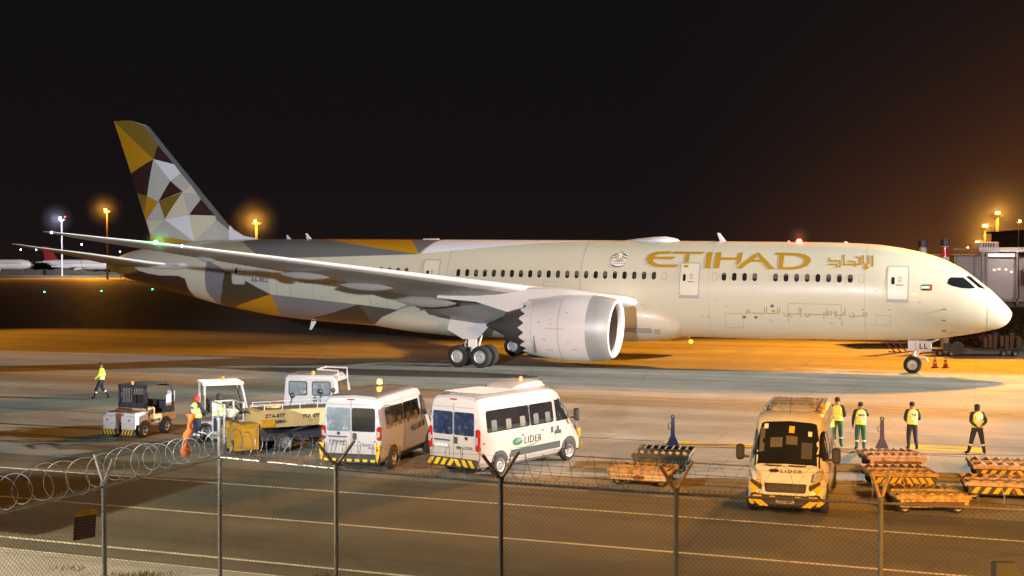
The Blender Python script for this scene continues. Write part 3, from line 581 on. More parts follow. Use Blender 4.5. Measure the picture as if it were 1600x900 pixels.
    for k in range(20):
        a = 2 * pi * k / 20; c1, s1 = cos(a), sin(a); c2, s2 = cos(a + .25), sin(a + .25)
        fb.add([E3(22.75, .5 * s1, .5 * c1), E3(22.75, 1.33 * s1, 1.33 * c1), E3(22.95, 1.33 * s2, 1.33 * c2), E3(22.95, .5 * s2, .5 * c2)], [(0, 1, 2, 3)])
    lath([(23.0, .02), (23.0, 1.36)]).build('fan_disc', m_dark, e)
    fb.build('fan_blades', m_dark, e)
    lath([(25.0, 1.50), (25.6, 1.45), (25.9, 1.35), (24.8, 1.3), (24.8, 1.1), (25.8, 1.18), (26.6, .98), (27.1, .82), (27.1, .72), (26.6, .68), (27.4, .52), (28.4, .06)]).build('exhaust_core', m_dark, e, smooth=True, angle=50)
    sm = MB()
    for s, a0, a1 in ((23.45, -2.8, 1.2),):
        for k in range(40):
            b0 = a0 + (a1 - a0) * k / 40; b1 = a0 + (a1 - a0) * (k + 1) / 40
            sm.add([E3(s, 1.893 * sin(b0), 1.893 * cos(b0)), E3(s + .02, 1.893 * sin(b0), 1.893 * cos(b0)), E3(s + .02, 1.893 * sin(b1), 1.893 * cos(b1)), E3(s, 1.893 * sin(b1), 1.893 * cos(b1))], [(0, 1, 2, 3)])
    sm.box(E3(23.6, .02, 1.89), (1.1, .01, .02)); sm.box(E3(24.9, -.9, 1.45), (.02, .5, 1.0)) ; sm.box(E3(23.9, .5, 1.80), (.1, .06, .03)); sm.box(E3(23.9, .3, 1.84), (.1, .06, .03))
    for q in range(30):
        b0 = -2.6 + 3.6 * q / 30; b1 = -2.6 + 3.6 * (q + 1) / 30
        sm.add([E3(25.1, 1.672 * sin(b0), 1.672 * cos(b0)), E3(25.115, 1.672 * sin(b0), 1.672 * cos(b0)), E3(25.115, 1.672 * sin(b1), 1.672 * cos(b1)), E3(25.1, 1.672 * sin(b1), 1.672 * cos(b1))], [(0, 1, 2, 3)])
    for (s_, zq, w_, h_) in ((22.6, -1.1, .35, .04), (22.9, -.7, .2, .03), (24.3, -.6, .25, .03), (24.0, -1.2, .5, .03), (23.0, .9, .15, .05), (24.6, .35, .12, .04)):
        yq = sqrt(max(.01, 1.885 ** 2 - zq ** 2)); sm.box(E3(s_, zq, yq + (.0 if s_ < 23.8 else -.06)), (w_, .012, h_))
    sm.build('nacelle_seam', m_seam, e)
    py = MB(); py.rings([[E3(s, zz, yy) for yy, zz in ((-w_, zb), (w_, zb), (w_, zt), (w_ * .4, zt + .1), (-w_ * .4, zt + .1), (-w_, zt))] for s, w_, zb, zt in ((21.7, .05, 1.7, 1.83), (22.6, .22, 1.6, 1.98), (24, .3, 1.5, 2.12), (25.6, .32, 1.2, 2.14), (27, .3, .8, 2.05), (29, .25, 1.35, 1.95), (31.5, .08, 1.5, 1.75))])
    py.build('pylon', m_nac, e, smooth=True, angle=50)
    # inner wing root panel (flap and gear fairing)
    fb = MB(); fb.rings([[Vector((-s, -sd * (5.9 + yy), zz)) for yy, zz in ((-2.6, zt), (1.3, zt + .35), (1.6, zt + .15), (.9, zb + .35), (.2, zb), (-1.4, zb - .08), (-2.6, zb))] for s, zt, zb in ((24.5, 4.0, 3.7), (26.2, 3.95, 3.0), (28.5, 3.8, 2.66), (30.5, 3.6, 2.66), (32.2, 3.42, 2.85), (33.7, 3.22, 3.1))])
    fb.build('wing_root_fairing', m_wing, wg, smooth=True, angle=50)
# tailplane root pods
for sd in (1, -1):
    mb = MB(); mb.rings([[Vector((-s, -sd * (1.95 + .0 * r) + .3 * r * cos(a), 5.85 + .28 * r * sin(a))) for a in [2 * pi * j / 12 for j in range(12)]] for s, r in ((54.0, .1), (54.2, .7), (55, 1), (57, .8), (58.5, .1))]); mb.build('stabiliser_root_fairing', m_nac, plane, smooth=True)
# fin
fin_out = [(62.14, 16.5), (61.2, 16.56), (60.3, 16.40), (59.46, 16.12), (59.05, 15.75)]
def finz(p): return p
D = dict((k if k in ('outline', 'te', 'dorsal') else k + str(i), v) for i, (k, v) in enumerate(FT))
out_ = [tuple(p) for p in D['outline']]; te_ = [tuple(p) for p in D['te']]
poly = out_ + [(49.7, 7.3), (58.4, 6.6)] + te_[::-1][:-1]
def fin_y(s, z):   # half thickness at a point of the fin
    tt = max(0, min(1, (z - 7.5) / 9)); le = 52.3 + 7.0 * tt; te = 58.7 + 3.4 * tt
    if s < le - .0: q = max(0, (s - (le - 2.4)) / 2.4) * .0
    q = max(0.0, min(1.0, (s - le) / (te - le))); return (.40 * (1 - tt) + .16 * tt) * 4 * q * (1 - q) * .8 + .03
mb = MB(); fk = ['lgrey', 'ochre', 'dochre', 'brown', 'white', 'cream', 'slate']
for sd in (1, -1):
    mb.cur = 0
    for r in cut_tris(tess(poly), .2, .4): mb.add([Vector((-s, -sd * fin_y(s, z), z)) for s, z in r], [list(range(len(r)))])
    for k, v in FT:
        if k in ('outline', 'te'): continue
        mb.cur = fk.index('white' if k == 'dorsal' else k)
        for r in cut_tris(tess([tuple(p) for p in v]), .2, .4): mb.add([Vector((-s, -sd * (fin_y(s, z) + .03), z)) for s, z in r], [list(range(len(r)))])
n = len(poly); mb.cur = fk.index('slate')
mb.add([Vector((-s, -(fin_y(s, z) + .01), z)) for s, z in poly] + [Vector((-s, (fin_y(s, z) + .01), z)) for s, z in poly], [(i, (i + 1) % n, n + (i + 1) % n, n + i) for i in range(n)])
mb.build('tail_fin', [PM[k] for k in fk], plane, fix=False)
# roof items
mb = MB(); mb.rings([[Vector((-s, .75 * r * cos(a), 7.74 + .36 * r * sin(a))) for a in [pi * j / 16 for j in range(17)] + [1.5 * pi]] for s, r in ((19.2, .05), (19.5, .6), (20.2, 1), (21.2, .85), (22.6, .4), (23.4, .02))]); mb.build('satellite_dome', PM['white'], plane, smooth=True)
def blade(s, z, h, c, sw=.25, top=True):
    mb = MB(); q = 1 if top else -1
    mb.rings([[Vector((-s + c / 2, 0, z)), Vector((-s, .03, z)), Vector((-s - c / 2, 0, z)), Vector((-s, -.03, z))], [Vector((-s + c / 6 - sw, 0, z + q * h)), Vector((-s - sw, .012, z + q * h)), Vector((-s - c / 4 - sw, 0, z + q * h)), Vector((-s - sw, -.012, z + q * h))]])
    return mb.build('blade_antenna', PM['white'], plane)
blade(16.6, 7.80, .52, .42, .28); blade(45.6, 7.80, .42, .4, .22); blade(47.2, 7.80, .28, .32, .18); blade(9.2, 7.72, .12, .3, .1); blade(45.2, 2.1, .62, .45, .25, False); blade(12.6, 7.78, .1, .2, .03)
mb = MB(); mb.bbox((-36.3, 0, 7.84), (1.1, .4, .1), .03); mb.build('roof_fairing', PM['white'], plane)
mb = MB(); mb.sphere((-12.0, 0, 7.84), (.16, .1, .14), 10, 8); mb.build('beacon', mat('red_beacon', (.9, .05, .03), .3, emit=(1.0, .04, .015), estr=45), plane)
mb = MB(); mb.sphere((-18.3, -1.1, 1.62), (.15, .10, .15), 10, 8); mb.build('belly_light', mat('amber_belly_light', (.9, .6, .1), .3, emit=(1.0, .52, .03), estr=1.1), plane)
# landing gear
def wheel(parent, c, r, wd, side):
    m = MB(); c = Vector(c)
    m.lathe([(-wd / 2, r * .56), (-wd / 2 - .0, r * .62), (-wd * .5, r * .80), (-wd * .38, r * .95), (-wd * .2, r), (wd * .2, r), (wd * .38, r * .95), (wd * .5, r * .80), (wd / 2, r * .62), (wd / 2, r * .56)], c, (0, 1, 0), 40)
    for g in (-.12, 0, .12): m.lathe([(g * wd - .012, r + .003), (g * wd, r - .012), (g * wd + .012, r + .003)], c, (0, 1, 0), 40)
    t = m.build('wheel', m_tyre, parent, smooth=True, angle=50)
    h = MB(); h.lathe([(-wd * .42, .02), (-wd * .46, r * .12), (-wd * .30, r * .2), (-wd * .26, r * .38), (-wd * .46, r * .46), (-wd * .5, r * .56), (-wd * .40, r * .58)], c, (0, 1, 0), 32)
    h.lathe([(wd * .42, .02), (wd * .46, r * .12), (wd * .30, r * .2), (wd * .26, r * .38), (wd * .46, r * .46), (wd * .5, r * .56), (wd * .40, r * .58)], c, (0, 1, 0), 32)
    for k in range(9):
        a = 2 * pi * k / 9
        for q in (-1, 1): h.cyl(c + Vector((r * .29 * cos(a), q * wd * .27, r * .29 * sin(a))), c + Vector((r * .29 * cos(a), q * wd * .33, r * .29 * sin(a))), r * .06, n=6)
    h.build('hub', m_hub, t, smooth=True, angle=40)
    return t
for sd in (1, -1):
    g = empty('main_landing_gear'); g.parent = plane; gz = .69 - TILT * (31.15 - 18) + .198 - .198
    for s in (30.4, 31.9):
        for yy in (4.9 + .58, 4.9 - .58): wheel(g, (-s, -sd * yy, gz), .685, .50, sd)
    m = MB(); m.cyl((-30.3, -sd * 4.9, gz), (-32.0, -sd * 4.9, gz), .13, n=12)
    for s in (30.4, 31.9): m.cyl((-s, -4.9 * sd - .55, gz), (-s, -4.9 * sd + .55, gz), .1, n=10)
    m.cyl((-31.15, -sd * 4.9, gz), (-31.2, -sd * 5.1, 2.6), .15, n=16); m.cyl((-31.15, -sd * 4.9, 2.0), (-31.25, -sd * 5.2, 3.8), .22, n=16)
    m.cyl((-30.9, -sd * 4.9, gz + .2), (-30.6, -sd * 4.7, 2.2), .06); m.cyl((-31.15, -sd * 4.9, 1.9), (-31.1, -sd * 3.2, 3.2), .09); m.tube([(-31.6, -sd * 4.95, gz + .1), (-31.7, -sd * 4.95, 1.3), (-31.4, -sd * 5.0, 1.9)], .05)
    m.build('gear_strut', m_strut, g, smooth=True)
    d = MB(); d.prism([(-29.3, 3.05), (-31.3, 3.0), (-32.2, 3.55), (-32.6, 2.2), (-31.55, 1.62), (-30.65, 1.62), (-30.3, 1.95)], (0, -sd * 5.62, 0), (1, 0, 0), (0, 0, 1), (0, -sd * .06, 0))
    d.build('gear_door', m_nac, g)
    d = MB(); d.box((-30.95, -sd * 5.55, 1.45), (.55, .08, .62)); d.build('lower_gear_door', mat('bright_door_paint', (.8, .8, .82), .35), g)
g = empty('nose_landing_gear'); g.parent = plane; gz = .51 + TILT * 12.6
for yy in (-.24, .24): wheel(g, (-5.35, yy, gz), .51, .30, 1)
m = MB(); m.cyl((-5.35, -.3, gz), (-5.35, .3, gz), .07); m.cyl((-5.35, 0, gz), (-5.15, 0, 2.2), .10, n=14); m.cyl((-5.0, 0, 1.7), (-3.9, 0, 2.2), .06)
m.tube([(-4.9, -.1, 1.05), (-4.6, -.1, 1.05), (-4.5, -.1, .85)], .05); m.box((-4.75, 0, 1.0), (.35, .2, .12)); m.cyl((-5.2, 0, 1.1), (-4.9, 0, 1.6), .04)
m.build('gear_strut', m_strut, g, smooth=True)
m = MB(); m.bbox((-4.95, -.62, 1.79), (1.32, .05, .62), .02); d = m.build('gear_door', m_nac, g)
m = MB(); m.box((-5.18, -.652, 1.79), (.02, .01, .62)); m.build('door_seam', mat('red_seam', (.4, .1, .08), .6), d)
flat_text('gear_door_lettering', 'LL', .42, (-4.98, -.655, 1.64), (1, 0, 0), (0, 0, 1), mat('registration_paint', (.03, .03, .03), .5), d, 1.25, .012)
m = MB(); m.bbox((-3.2, -.45, 1.75), (.9, .1, .5), .03); m.cyl((-2.9, -.75, 1.72), (-2.9, -.3, 1.72), .38, n=16); m.cyl((-2.6, -.5, 1.65), (-2.15, -.5, 1.6), .06)
m.build('forward_gear_door', m_blk, g)
m = MB()
for k in range(3): m.tube([(-6.9 + .35 * k, -.4, 2.0), (-6.6 + .35 * k, -.5, 1.65), (-6.3 + .35 * k, -.5, 1.35)], .04)
m.tube([(-7.1, -.5, 1.92), (-6.0, -.5, 1.92)], .04); m.tube([(-6.7, -.5, 1.38), (-5.7, -.5, 1.38)], .035)
m.build('drag_brace', mat('red_brown_metal', (.16, .05, .03), .5, metal=.3), g)
# ================================================================== VEHICLES
V_white = mat('van_white_paint', (.35, .338, .334), .32, coat=.5, var=.05, vscale=2, dirt=(.36, .33, .29), dirt_amt=.25)
V_silver = mat('van_silver_white_paint', (.33, .34, .365), .32, coat=.5, var=.06, vscale=2, dirt=(.33, .30, .27), dirt_amt=.25)
V_glass = mat('tinted_glass', (.012, .014, .016), .06, coat=1., var=.5, vscale=1.2); V_seat = mat('seat_cloth_behind_glass', (.055, .052, .05), .5); V_seatp = mat('pale_item_behind_glass', (.10, .085, .055), .5); V_black = mat('bumper_plastic', (.03, .03, .032), .6, var=.25, vscale=4)
V_yel = mat('warning_yellow', (.62, .40, .01), .45, var=.12, vscale=4); V_red = mat('tail_lamp_red', (.30, .01, .01), .15, coat=1.); V_clear = mat('lamp_clear_lens', (.55, .56, .58), .12, metal=.6, var=.5, vscale=25)
V_roofunlit = mat('unlit_roof_brown', (.14, .11, .10), .45, coat=.3, var=.15, vscale=2); V_plate = mat('number_plate_grey', (.32, .33, .36), .4); V_ink = mat('lettering_ink', (.02, .02, .03), .5)  # brown roof tone paints the unlit look of the older van's roof
V_green = mat('logo_green', (.02, .12, .07), .4); V_hub = mat('steel_wheel', (.30, .30, .31), .45, metal=.6, var=.2, vscale=8); V_amber = mat('amber_lens', (.7, .28, .02), .2, coat=1.)
V_glow = mat('lit_amber_beacon', (1., .5, .05), .2, emit=(1., .45, .04), estr=14); V_blueglass = mat('blue_curtain_glass', (.015, .025, .06), .10, coat=1., var=.6, vscale=2.2, dirt=(.07, .09, .13), dirt_amt=.3)
V_chrome = mat('chrome', (.7, .7, .7), .15, metal=1.); V_litglass = mat('painted_light_glass', (.12, .16, .20), .1, coat=1., var=.5, vscale=1.5, dirt=(.32, .38, .42), dirt_amt=.3)  # pale glass: its tone and blotches paint light into the panes
FR = (0, .02, .09, .36, .55, .86, .955, .99, 1.0)
def van_wheel(parent, x, y, r=.34, wd=.22, steer=0., hubm=None):
    t = empty_part = None; m = MB(); s = 1 if y > 0 else -1; c = Vector((0, 0, 0))
    prof = [(-wd / 2, r * .60), (-wd * .5, r * .82), (-wd * .40, r * .95), (-wd * .25, r), (wd * .25, r), (wd * .40, r * .95), (wd * .5, r * .82), (wd / 2, r * .60)]
    m.lathe(prof, c, (0, 1, 0), 28); o = m.build('wheel', m_tyre, parent, smooth=True, angle=50); o.location = (x, y, r); o.rotation_euler = (0, 0, steer)
    h = MB(); h.lathe([(s * wd * .30, .01), (s * wd * .42, r * .14), (s * wd * .28, r * .2), (s * wd * .24, r * .42), (s * wd * .44, r * .50), (s * wd * .5, r * .62), (s * wd * .38, r * .63)], c, (0, 1, 0), 24)
    for k in range(8):
        a = 2 * pi * k / 8; h.cyl((r * .33 * cos(a), s * wd * .25, r * .33 * sin(a)), (r * .33 * cos(a), s * wd * .30, r * .33 * sin(a)), r * .07, n=6)
    h.build('rim', hubm or V_hub, o, smooth=True, angle=40); return o
class VanBody:
    def __init__(s, wb, H=2.52, W=1.0, rear_rake=.05):
        F = wb
        s.st = [(-.985, .91, .82, .34, H - .20), (-.96, .975, .87, .30, H - .12), (-.88, 1.0, .90, .28, H - .05), (-.6, 1.015, .915, .27, H - .01), (1.5, 1.02, .915, .27, H + .01), (F - 1.05, 1.02, .91, .27, H), (F - .68, 1.02, .89, .27, H - .04), (F - .42, 1.02, .86, .27, H - .16), (F - .30, 1.02, .84, .27, H - .27), (F + .02, 1.015, .84, .27, 1.86), (F + .32, 1.0, .84, .27, 1.40), (F + .38, .99, .84, .27, 1.30), (F + .55, .965, .82, .26, 1.18), (F + .70, .92, .78, .26, 1.02), (F + .79, .86, .72, .26, .84), (F + .84, .80, .68, .28, .66), (F + .86, .74, .62, .32, .52)]
        s.wb = wb; s.H = H
    def ring(s, x):
        st = s.st; x = max(st[0][0], min(st[-1][0], x))
        for a, b in zip(st, st[1:]):
            if x <= b[0]:
                t = (x - a[0]) / (b[0] - a[0]); w_, w2, zb, zt = [a[i] + t * (b[i] - a[i]) for i in (1, 2, 3, 4)]; break
        h = zt - zb; Y = [0, w_ * .88, w_ * .985, w_, w_ * .985, w2, w2 - .06, w2 - .22, 0]
        Z = [zb + h * f for f in FR]; Z[0] = zb; Z[-1] = zt + .02
        return list(zip(Y, Z))
    def at(s, x, t, side, off=0.):
        R = s.ring(x); i = min(7, int(t)); f = t - i; a, b = R[i], R[i + 1]; p = Vector((x, side * (a[0] + f * (b[0] - a[0])), a[1] + f * (b[1] - a[1])))
        if off:
            R2 = s.ring(x + .03); a2, b2 = R2[i], R2[i + 1]; q = Vector((x + .03, side * (a2[0] + f * (b2[0] - a2[0])), a2[1] + f * (b2[1] - a2[1])))
            d1 = (q - p); d1 = d1 if d1.length > 1e-6 else Vector((1, 0, 0)); d2 = Vector((0, side * (b[0] - a[0]), b[1] - a[1])); n = d1.cross(d2).normalized()
            c = Vector((x, 0, 1.0)); 
            if n.dot(p - c) < 0: n = -n
            p += n * off
        return p
    def tz(s, x, z):
        R = s.ring(x)
        for i in range(1, 8):
            if z <= R[i + 1][1]: return i + max(0, (z - R[i][1]) / (R[i + 1][1] - R[i][1]))
        return 7.99
    def ty(s, x, y):
        R = s.ring(x); y = abs(y)
        for i in (5, 6, 7):
            if y >= R[i + 1][0]: return i + min(1, max(0, (R[i][0] - y) / (R[i][0] - R[i + 1][0])))
        return 8
    def drape(s, mb, polys, side, off=.006, ds=.25):
        T = []
        for poly in polys:
            q = []; n = len(poly)
            for i in range(n):
                a, b = poly[i], poly[(i + 1) % n]; k = max(1, int(hypot(b[0] - a[0], b[1] - a[1]) / .2))
                q += [(a[0] + (b[0] - a[0]) * j / k, a[1] + (b[1] - a[1]) * j / k) for j in range(k)]
            q = [(x, s.tz(x, z)) for x, z in q]; T += tess(q) if len(q) > 3 else [q]
        for r in cut_tris(T, ds, 1.0): mb.add([s.at(x, t, side, off) for x, t in r], [list(range(len(r)))])
        return mb
    def top(s, mb, polys, off=.006, ds=.12):   # polygons in (x, y)
        T = []
        for poly in polys: T += tess(poly)
        for r in cut_tris(T, ds, .1):
            mb.add([s.at(x, s.ty(x, y), 1 if y >= 0 else -1, off) for x, y in r], [list(range(len(r)))])
        return mb
    def body(s, m, parent, name='body'):
        xs = sorted(set([a[0] for a in s.st] + [-.3, 0, .5, 1, 2, 2.4])); R = []
        for x in xs:
            h = s.ring(x); R.append([Vector((x, -y, z)) for y, z in h] + [Vector((x, y, z)) for y, z in h[-2:0:-1]])
        mb = MB(); mb.rings(R); o = mb.build(name, m, parent, smooth=True, angle=28); return o
def chevrons(mb, y0, y1, z0, z1, x, n, wd, slant, d=1):
    for k in range(n):
        a = y0 + (y1 - y0) * (k + .5) / n; sl = slant if (a * d) < 0 else -slant
        P = [(a - wd / 2 - sl, z0), (a + wd / 2 - sl, z0), (a + wd / 2 + sl, z1), (a - wd / 2 + sl, z1)]
        mb.add([(x, max(min(y0, y1), min(max(y0, y1), p)), z) for p, z in P], [(0, 1, 2, 3)])
def make_van(kind, loc, rz, wb, label):
    t = empty('passenger_van', (loc[0], loc[1], 0), rz, label, 'van', 'passenger vans parked on the apron')
    paint = {'old': V_silver, 'logo': V_white, 'front': mat('van_cream_white_paint', (.60, .57, .52), .32, coat=.5, var=.05, vscale=2, dirt=(.40, .36, .30), dirt_amt=.2)}[kind]; H = {'old': 2.40, 'logo': 2.50, 'front': 2.50}[kind]
    B = VanBody(wb, H); body = B.body(paint, t); X = B.wb
    X0 = -.985 - .006
    # glass
    if kind == 'old': spans = [(-.55, .95), (1.0, X - .95)]; zb_, zt_ = 1.32, 1.98
    else: spans = [(-.62, X - 2.18), (X - 2.14, X - .88)]; zb_, zt_ = 1.36, 2.02
    for sd in (1, -1):
        for a, b in spans:
            g = B.drape(MB(), [rrect(a, zb_, b, zt_, .07)], sd, .008).build('side_window', V_glass, t, fix=False)
            n_ = max(2, int((b - a) / .62))
            for q in range(n_):
                x_ = a + (b - a) * (q + .5) / n_; hh = random.uniform(.30, .42)
                B.drape(MB(), [rrect(x_ - .13, zb_ + .03, x_ + .13, zb_ + hh, .05)], sd, .0095, ds=9).build('seat_back', V_seat if random.random() < .7 else V_seatp, g, fix=False)
            if kind == 'old':
                B.drape(MB(), [[(a + (b - a) * .5 - .015, zb_ + .03), (a + (b - a) * .5 + .015, zb_ + .03), (a + (b - a) * .5 + .015, zt_ - .03), (a + (b - a) * .5 - .015, zt_ - .03)]], sd, .012).build('window_bar', V_black, g, fix=False)
        B.drape(MB(), [[(X - .74, 1.36), (X + .36, 1.36), (X + .18, 1.55), (X - .16, 1.98), (X - .30, 2.04), (X - .74, 2.04)]], sd, .008).build('door_window', V_glass, t, fix=False)
        sm = MB()
        for x in (X - .80, X + .30) + ((X - 2.16,) if kind != 'old' else (1.0,)): B.drape(sm, [[(x, .42), (x + .014, .42), (x + .014, 2.18 if x < X else 1.3), (x, 2.18 if x < X else 1.3)]], sd, .005)
        B.drape(sm, [[(-.6, H - .30), (X - .8, H - .30), (X - .8, H - .285), (-.6, H - .285)]], sd, .005)
        sm.build('door_seam', mat('van_seam', (.14, .14, .14), .6), body, fix=False)
        for x in (X - .66, X - .98):
            B.drape(MB(), [rrect(x - .06, 1.02, x + .06, 1.22, .05)], sd, .012).build('door_handle', V_black, t, fix=False)
        # arches, trim, sill
        for xa, r_ in ((0, .44), (X, .47)):
            arch = [(xa + r_ * cos(k * pi / 14), .34 + r_ * sin(k * pi / 14)) for k in range(15)] + [(xa - r_, .20), (xa + r_, .20)]
            B.drape(MB(), [[(a, max(b, .285)) for a, b in arch]], sd, .007, ds=.1).build('wheel_arch', V_black, t, fix=False)
        tr = MB()
        B.drape(tr, [[(.55, .50), (X - .52, .50), (X - .52, .72), (.55, .72)]], sd, .011) if kind == 'logo' else B.drape(tr, [[(.5, .28), (X - .5, .28), (X - .5, .42), (.5, .42)]], sd, .011)
        tr.build('side_trim', V_black, t, fix=False)
        van_wheel(t, 0, sd * .93); van_wheel(t, X, sd * (.93 if kind != 'logo' else .92), steer=(.0 if kind != 'logo' else -.16))
        # mirror
        m = MB(); m.bbox((X + .12, sd * 1.22, 1.52), (.14, .22, .40), .05); mi = m.build('wing_mirror', V_black, t, smooth=True)
        m = MB(); m.tube([(X + .12, sd * .98, 1.40), (X + .14, sd * 1.16, 1.42)], .03); m.build('mirror_arm', V_black, mi)
    m = MB(); m.box((X * .5, 0, .30), (X + 1.3, 1.62, .16)); m.build('underbody', V_black, t)
    # windscreen
    B.top(MB(), [[(X - .36, -.70), (X - .36, .70), (X + .02, .80), (X + .37, .83), (X + .41, .5), (X + .42, 0), (X + .41, -.5), (X + .37, -.83), (X + .02, -.80)]], .010).build('windscreen', V_glass, t, fix=False)
    if kind == 'front':
        for x0, y0, x1, y1, mm in ((X - .02, -.45, X + .14, -.14, V_seatp), (X - .05, -.05, X + .10, .24, V_seatp), (X - .26, -.72, X + .2, -.60, V_seatp), (X + .05, .35, X + .3, .62, V_seat)):
            B.top(MB(), [[(x0, y0), (x1, y0), (x1, y1), (x0, y1)]], .0125).build('cab_interior_shape', mm, t, fix=False)
    # rear doors
    rw = MB()
    for s in (1, -1):
        y0, y1 = (.03, .80) if s > 0 else (-.80, -.03)
        z0, z1 = (1.28, 1.98) if kind != 'old' else (1.27, 2.0)
        P = rrect(y0, z0, y1, z1, .06); w_ = MB(); w_.prism(P, (X0, 0, 0), (0, 1, 0), (0, 0, 1), (-.012, 0, 0))
        w_.build('rear_window', V_blueglass if kind == 'logo' else (V_litglass if (kind == 'old' and s > 0) else V_glass), t)
        l = MB(); zz = (1.0, 1.44) if kind == 'old' else (.82, 1.50)
        l.bbox((-.955, s * .915, (zz[0] + zz[1]) / 2), (.14, .15, zz[1] - zz[0]), .04); tl = l.build('tail_lamp', V_red, t, smooth=True)
        l = MB(); l.box((-1.028, s * .92, zz[0] + (zz[1] - zz[0]) * .48), (.01, .09, (zz[1] - zz[0]) * .35)); l.build('lamp_lens', V_clear, tl)
        for hz in (1.15, 1.75):
            l = MB(); l.box((X0 - .01, s * .86, hz), (.05, .06, .08)); l.build('door_hinge', paint, t)
    sm = MB(); sm.box((X0, 0, 1.35), (.008, .012, 1.75)); sm.box((X0, 0, 2.1 if kind == 'old' else 2.12), (.008, 1.6, .01)); sm.build('rear_door_seam', MATS['van_seam'], body)
    m = MB(); m.bbox((X0 - .02, -.12 if kind == 'old' else .10 - .2, 1.12), (.04, .13, .2), .02); m.build('rear_door_handle', V_black, t)
    m = MB(); m.bbox((X0 - .01, .46, .96), (.03, .52, .19), .015); np_ = m.build('number_plate', V_plate, t)
    flat_text('plate_lettering', 'LLD-8146' if kind == 'logo' else 'EYS-5066', .13, (X0 - .027, .46, .91), (0, -1, 0), (0, 0, 1), mat('plate_white', (.7, .7, .72), .5) if kind == 'logo' else V_ink, np_, 1.0, .003, True)
    m = MB(); m.box((X0 - .012, .45, 1.10), (.03, .62, .035)); m.build('plate_lamp_bar', V_black, t)
    m = MB(); m.cyl((X0 - .002, .42 if kind == 'old' else -.50, 1.20), (X0 - .016, .42 if kind == 'old' else -.50, 1.20), .055, n=16); m.build('round_badge', V_blueglass if 0 else V_ink, t)
    m = MB(); m.box((X0 - .01, 0, H - .14), (.03, .24, .04)); m.build('high_brake_lamp', V_red, t)
    # bumper
    m = MB(); m.bbox((-1.02, 0, .46), (.20, 1.92, .24), .04); bp = m.build('rear_bumper', V_black, t)
    ch = MB(); fx = -1.124
    if kind == 'old':
        for k in range(7): ch.box((fx - .004, -.78 + .26 * k, .40), (.008, .15, .08))
        for s in (1, -1): ch.prism([(-.09, .30), (.09, .30), (.05, -.1), (0, -.28), (-.05, -.1)], (fx - .004, s * .93, .62), (0, 1, 0), (0, 0, 1), (-.012, 0, 0))
    else: chevrons(ch, -.93, .93, .36, .57, fx - .003, 7, .15, .07)
    ch.build('bumper_warning_stripes', V_yel, bp)
    if kind == 'old':
        for s in (1, -1):
            m = MB(); m.box((fx - .02, s * .93, .74), (.006, .07, .07)); m.build('side_reflector', V_red, bp)
    # front
    m = MB(); m.bbox((X + 0.790, 0, .43), (.20, 1.76, .36), .07); fb = m.build('front_bumper', V_black, t, smooth=True)
    for s in (1, -1):
        m = MB(); m.rings([[Vector((X + a, s * b, c)) for a, b, c in ((.57, .93, .98), (.57, .93, 1.22), (.70, .72, 1.12), (.80, .66, .92), (.77, .80, .88))], [Vector((X + a + .03, s * b, c + .01)) for a, b, c in ((.57, .92, .99), (.57, .92, 1.21), (.70, .72, 1.11), (.80, .67, .93), (.77, .80, .89))]])
        hl = m.build('headlight', V_clear, t, smooth=False)
        m = MB(); m.prism([(.50, .10), (.88, .26), (.90, .02), (.78, -.18), (.50, -.12)], (X + 0.795, 0, .72), (0, s, 0), (0, 0, 1), (.02, 0, 0)); m.build('corner_panel', V_yel, t)
        m = MB(); m.prism([(.56, .06), (.86, .22), (.88, .14), (.62, -.06)], (X + 0.820, 0, .74), (0, s, 0), (0, 0, 1), (.012, 0, 0)); m.build('fog_lamp_trim', V_black, t)
    m = MB(); m.bbox((X + 0.820, 0, .74), (.10, 1.02, .27), .05); gr = m.build('grille', V_black, t, smooth=True)
    m = MB()
    for k in range(4): m.box((X + 0.875, 0, .66 + .055 * k), (.012, .92, .012))
    m.build('grille_bars', mat('grille_grey', (.09, .09, .09), .5), gr)
    m = MB(); fr = [(-.56, -.17), (.56, -.17), (.60, .17), (-.60, .17)]; inn = [(-.50, -.13), (.50, -.13), (.53, .13), (-.53, .13)]
    for k in range(4):
        q = [fr[k], fr[(k + 1) % 4], inn[(k + 1) % 4], inn[k]]; m.prism(q, (X + 0.845, 0, .74), (0, 1, 0), (0, 0, 1), (.02, 0, 0))
    m.build('grille_surround', paint, gr)
    m = MB(); m.cyl((X + 0.860, -.05, .76), (X + 0.890, -.05, .76), .045, n=14); m.cyl((X + 0.860, .05, .76), (X + 0.890, .05, .76), .045, n=14); m.build('grille_badge', V_chrome, gr)
    ch = MB()
    for s in (1, -1):
        for y, z, wd, hh, sl in ((.32, .52, .14, .05, .0), (.70, .53, .22, .05, 0), (.62, .36, .22, .16, .10), (.16, .45, .12, .05, .05), (.86, .42, .1, .2, .04)):
            ch.add([(X + 0.894, s * (y - wd / 2 - sl), z - hh / 2), (X + 0.894, s * (y + wd / 2 - sl), z - hh / 2), (X + 0.894, s * (y + wd / 2 + sl), z + hh / 2), (X + 0.894, s * (y - wd / 2 + sl), z + hh / 2)], [(0, 1, 2, 3)])
    ch.build('bumper_warning_stripes', V_yel, fb)
    m = MB(); m.bbox((X + 0.895, .0, .42), (.02, .46, .12), .01); fp = m.build('front_number_plate', V_plate, fb)
    flat_text('plate_lettering', 'LTP-1061', .10, (X + 0.906, 0, .385), (0, 1, 0), (0, 0, 1), V_ink, fp, 1, .003, True)
